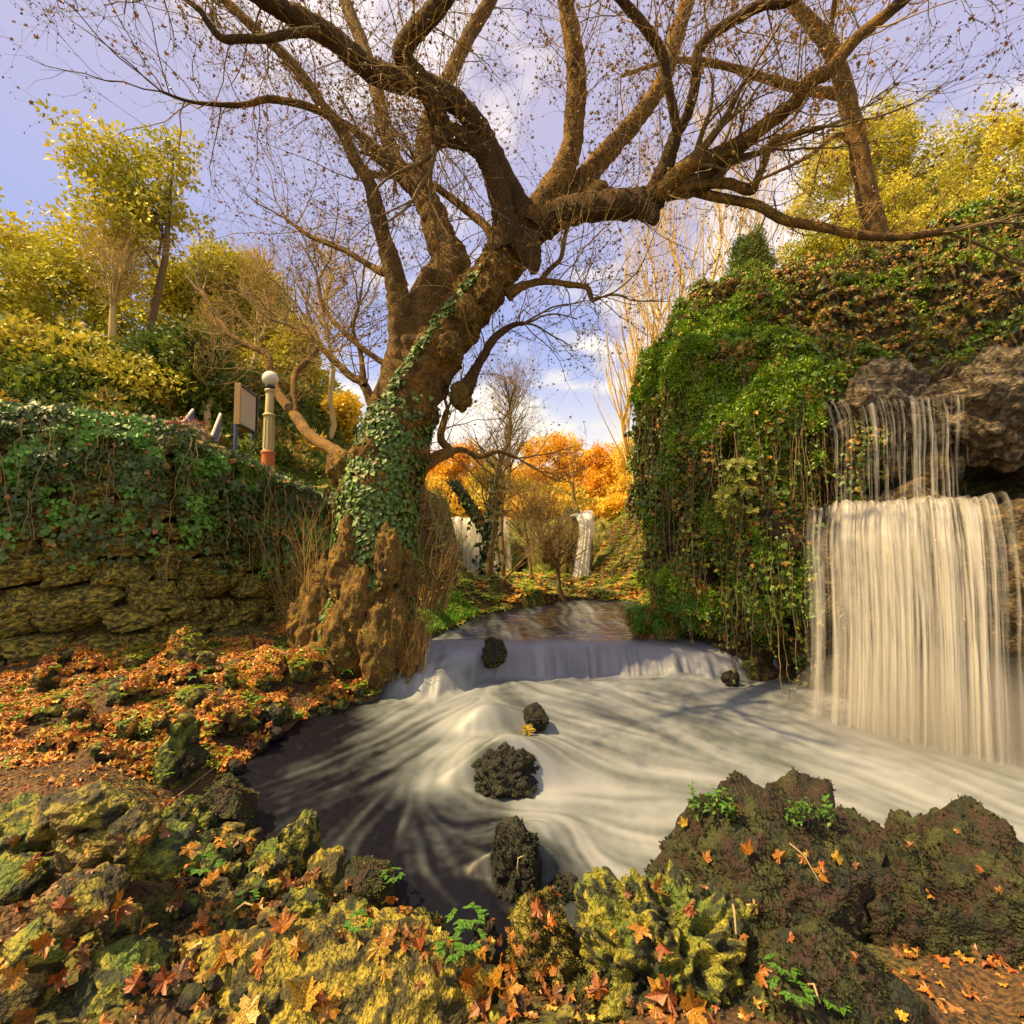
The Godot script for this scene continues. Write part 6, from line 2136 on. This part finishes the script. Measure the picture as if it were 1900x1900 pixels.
	for k in 2600:
		var p := W(1225, 1140, 7.75) + rv(r) * Vector3(0.55, 0.36, 0.4)
		if k % 3 == 1: p = W(1192, 1150, 7.9) + rv(r) * Vector3(0.26, 0.22, 0.3)
		elif k % 3 == 2: p = W(1285, 1120, 7.3) + rv(r) * Vector3(0.35, 0.3, 0.3)
		p += Vector3(0, 0.35, 0) * n1.get_noise_3dv(p * 2.5)
		if n1.get_noise_3dv(p * 5.0) < -0.15: continue
		a.append(Transform3D(Basis.from_euler(rv(r) * 3.0) * Basis.from_scale(Vector3.ONE * r.randf_range(0.08, 0.16)), p))
		ac.append(mixc(Color(0.06, 0.17, 0.012), Color(0.14, 0.27, 0.02), r.randf()) if n1.get_noise_3dv(p * 3.0) < 0.12 else mixc(Color(0.24, 0.07, 0.015), Color(0.4, 0.16, 0.02), r.randf()))
	scatter("foliage", LEAF.fine, M.leaf, a, ac, t2)

func build_leaf_litter() -> void:
	var r := rng(222)
	var cols := [Color(0.50, 0.18, 0.018), Color(0.58, 0.26, 0.02), Color(0.38, 0.10, 0.015), Color(0.32, 0.14, 0.03), Color(0.60, 0.38, 0.04), Color(0.22, 0.09, 0.025)]
	var word := ["orange", "bright orange", "red-brown", "brown", "golden yellow", "dark brown"]
	var mats := []
	for k in cols.size(): mats.append(one_leaf("fallen_leaf_%d" % k, cols[k]))
	# the leaves one can pick out by their place: px, py, length in metres, colour
	for q in [[1437, 1583, 0.10, 0, "orange star-shaped leaf on the dark boulder's upper face"], [1315, 1602, 0.11, 0, "orange spread leaf on the dark boulder's left face"], [1515, 1610, 0.11, 1, "orange leaf on the dark boulder's right face"], [1560, 1600, 0.10, 4, "yellow leaf at the right edge on the dark boulder"], [1375, 1508, 0.09, 3, "brown leaf on top of the dark boulder"], [1275, 1535, 0.08, 4, "golden leaf on the boulder's left shoulder"], [1210, 1652, 0.12, 0, "orange leaf standing on top of the porous rock"], [1190, 1722, 0.12, 1, "orange leaf in the porous rock's left hollow"], [1225, 1748, 0.09, 2, "red leaf in the porous rock's dark hollow"], [1283, 1702, 0.07, 2, "small red leaf in the porous rock's slit"], [1250, 1835, 0.15, 2, "big red leaf in the hollow below the porous rock"], [1240, 1865, 0.16, 1, "big orange leaf at the foot of the porous rock"], [1270, 1880, 0.15, 1, "orange leaf lowest at the foot of the porous rock"], [1205, 1885, 0.14, 0, "orange leaf left at the foot of the porous rock"], [1405, 1815, 0.11, 0, "orange leaf beside the ridged mossy rock"], [1008, 1712, 0.11, 1, "bright orange leaf high on the tall mossy block"], [955, 1727, 0.08, 1, "orange leaf at the left edge of the tall mossy block"], [960, 1768, 0.07, 1, "small orange leaf midway on the tall mossy block"], [1030, 1810, 0.13, 0, "orange leaf hanging on the right of the tall mossy block"], [960, 1805, 0.10, 0, "orange pointed leaf at the foot of the tall mossy block"], [925, 1840, 0.18, 3, "large brown leaf in front of the tall mossy block"], [960, 1880, 0.17, 0, "large orange leaf at the bottom middle"], [905, 1855, 0.14, 2, "red-brown leaf at the bottom, left of the large brown one"], [848, 1815, 0.13, 0, "upright orange leaf right of the flat yellow rock"], [780, 1770, 0.10, 2, "red leaf on the mossy lump"], [745, 1735, 0.13, 3, "brown curled leaf on top of the mossy lump"], [480, 1868, 0.17, 4, "golden leaf lying on the flat yellow rock"], [560, 1878, 0.17, 4, "yellow-green leaf lowest on the flat yellow rock"], [610, 1890, 0.14, 1, "orange leaf at the bottom of the flat yellow rock"], [575, 1845, 0.08, 1, "small orange oval leaf on the flat yellow rock"], [440, 1760, 0.17, 1, "large orange leaf in the cluster left of the flat rock"], [470, 1785, 0.15, 0, "orange leaf under the large one in the left cluster"], [520, 1740, 0.15, 0, "orange leaf above the flat yellow rock"], [535, 1635, 0.13, 2, "red leaf left of the bright yellow stone"], [690, 1755, 0.14, 4, "golden leaf behind the flat yellow rock's crest"], [455, 1590, 0.10, 1, "small orange star-shaped leaf near the leaning rock"], [400, 1570, 0.10, 1, "orange leaf between the upright small stones"], [345, 1570, 0.11, 1, "orange leaf by the round rock at the left edge"], [1013, 1330, 0.0, 0, ""]]:
		if q[2] <= 0.0: continue
		lay_leaf(q[0], q[1], q[2] * 0.68, LEAF.plane[r.randi() % 8], mats[q[3]], q[4], "", r)
	var made := 0
	var tries := 0
	while made < 80 and tries < 4000:
		tries += 1
		var px := r.randf_range(40, 1500)
		var py := r.randf_range(1530, 1895)
		if px > 1060 and r.randf() < 0.9: continue
		if px > 330 and px < 860 and py > 1770 and r.randf() < 0.8: continue
		var k := r.randi() % 6
		if lay_leaf(px, py, r.randf_range(0.035, 0.085), LEAF.plane[r.randi() % 8], mats[k], beside(word[k] + " plane leaf", px, py), "fallen leaves among the front rocks", r): made += 1
	# the litter on the bank, too many to count
	var tr := []; var cc := PackedColorArray()
	for k in 30000:
		var x := r.randf_range(-6.2, -1.3)
		var d := r.randf_range(4.0, 9.6)
		var dens := n1.get_noise_2d(x * 1.0 + 4.0, d * 1.0)
		if dens < -0.22 + r.randf() * 0.3: continue
		if Geometry2D.is_point_in_polygon(Vector2(x, d), shore_poly) or wall_side(x, d) > -0.1: continue
		var y := top_y(x, d)
		if y > 1.3: continue
		tr.append(Transform3D(faced((top_slope(x, d) + rv(r) * 0.55).normalized(), r.randf() * TAU, Vector3.ONE * r.randf_range(0.035, 0.075)), Vector3(x, y + 0.012 + r.randf() * 0.03, -d)))
		cc.append(mixc(cols[r.randi() % 6], cols[r.randi() % 4], r.randf() * 0.6))
	for k in 3600:
		var x := r.randf_range(-4.0, 3.0)
		var d := r.randf_range(1.35, 4.0)
		if Geometry2D.is_point_in_polygon(Vector2(x, d), shore_poly): continue
		var y := top_y(x, d)
		if y > ground_y(x, d) + 0.05 and r.randf() < 0.9: continue
		tr.append(Transform3D(faced((top_slope(x, d) + rv(r) * 0.6).normalized(), r.randf() * TAU, Vector3.ONE * r.randf_range(0.025, 0.055)), Vector3(x, y + 0.006, -d)))
		cc.append(mixc(cols[r.randi() % 6], Color(0.12, 0.05, 0.015), r.randf() * 0.7))
	var h := tr.size() / 2
	scatter("leaf_litter", LEAF.plane[3], M.leaf, tr, cc, null, "carpet of orange and brown fallen leaves on the left bank", "leaf litter")
	# the yellow leaf in the river
	var yl := single("yellow_leaf", LEAF.plane[0], M["yellow_leaf"] if M.has("yellow_leaf") else one_leaf("yellow_leaf", Color(0.62, 0.42, 0.02)), "yellow leaf pressed against the small rock in the white water", "leaf", W(978, 1345, 5.0))
	yl.basis = Basis.from_euler(Vector3(1.1, 0.3, 0)) * Basis.from_scale(Vector3.ONE * 0.13)
	# dry twigs on the rocks
	for q in [[1465, 1570, 1520, 1640, "thin bare twig lying on the dark boulder's right"], [1360, 1685, 1366, 1740, "pale straw standing at the porous rock's right edge"], [1500, 1835, 1522, 1870, "pale straw by the low right rock"], [330, 1480, 450, 1400, "long thin twig along the left waterline"], [430, 1700, 480, 1690, "thin twig among the leaves on the left"]]:
		var a := hit(q[0], q[1])
		var b := hit(q[2], q[3])
		if a.y < -50.0 or b.y < -50.0: continue
		var m := MB.new()
		m.tube([a + Vector3.UP * 0.015, a.lerp(b, 0.5) + Vector3.UP * 0.05, b + Vector3.UP * 0.015], [0.005, 0.005, 0.003], 5, Color(0.34, 0.24, 0.12))
		single("twig", m.mesh(), M.twig, q[4], "twig")

func lay_leaf(px: float, py: float, s: float, mesh: Mesh, mm: Material, label: String, group: String, r: RandomNumberGenerator) -> bool:
	var p := hit(px, py, 4.6)
	if group and Geometry2D.is_point_in_polygon(Vector2(p.x, -p.z), shore_poly): return false
	if p.y < -50.0 or (Geometry2D.is_point_in_polygon(Vector2(p.x, -p.z), shore_poly) and p.y < 0.12): return false
	var n := top_slope(p.x, -p.z)
	if n.y < 0.25: n = (n + Vector3(0, 0.4, 0.5)).normalized()
	var o := single("fallen_leaf", mesh, mm, label, "leaf", p + n * 0.012, group)
	o.basis = faced((n + rv(r) * 0.35).normalized(), r.randf() * TAU, Vector3.ONE * s)
	return true
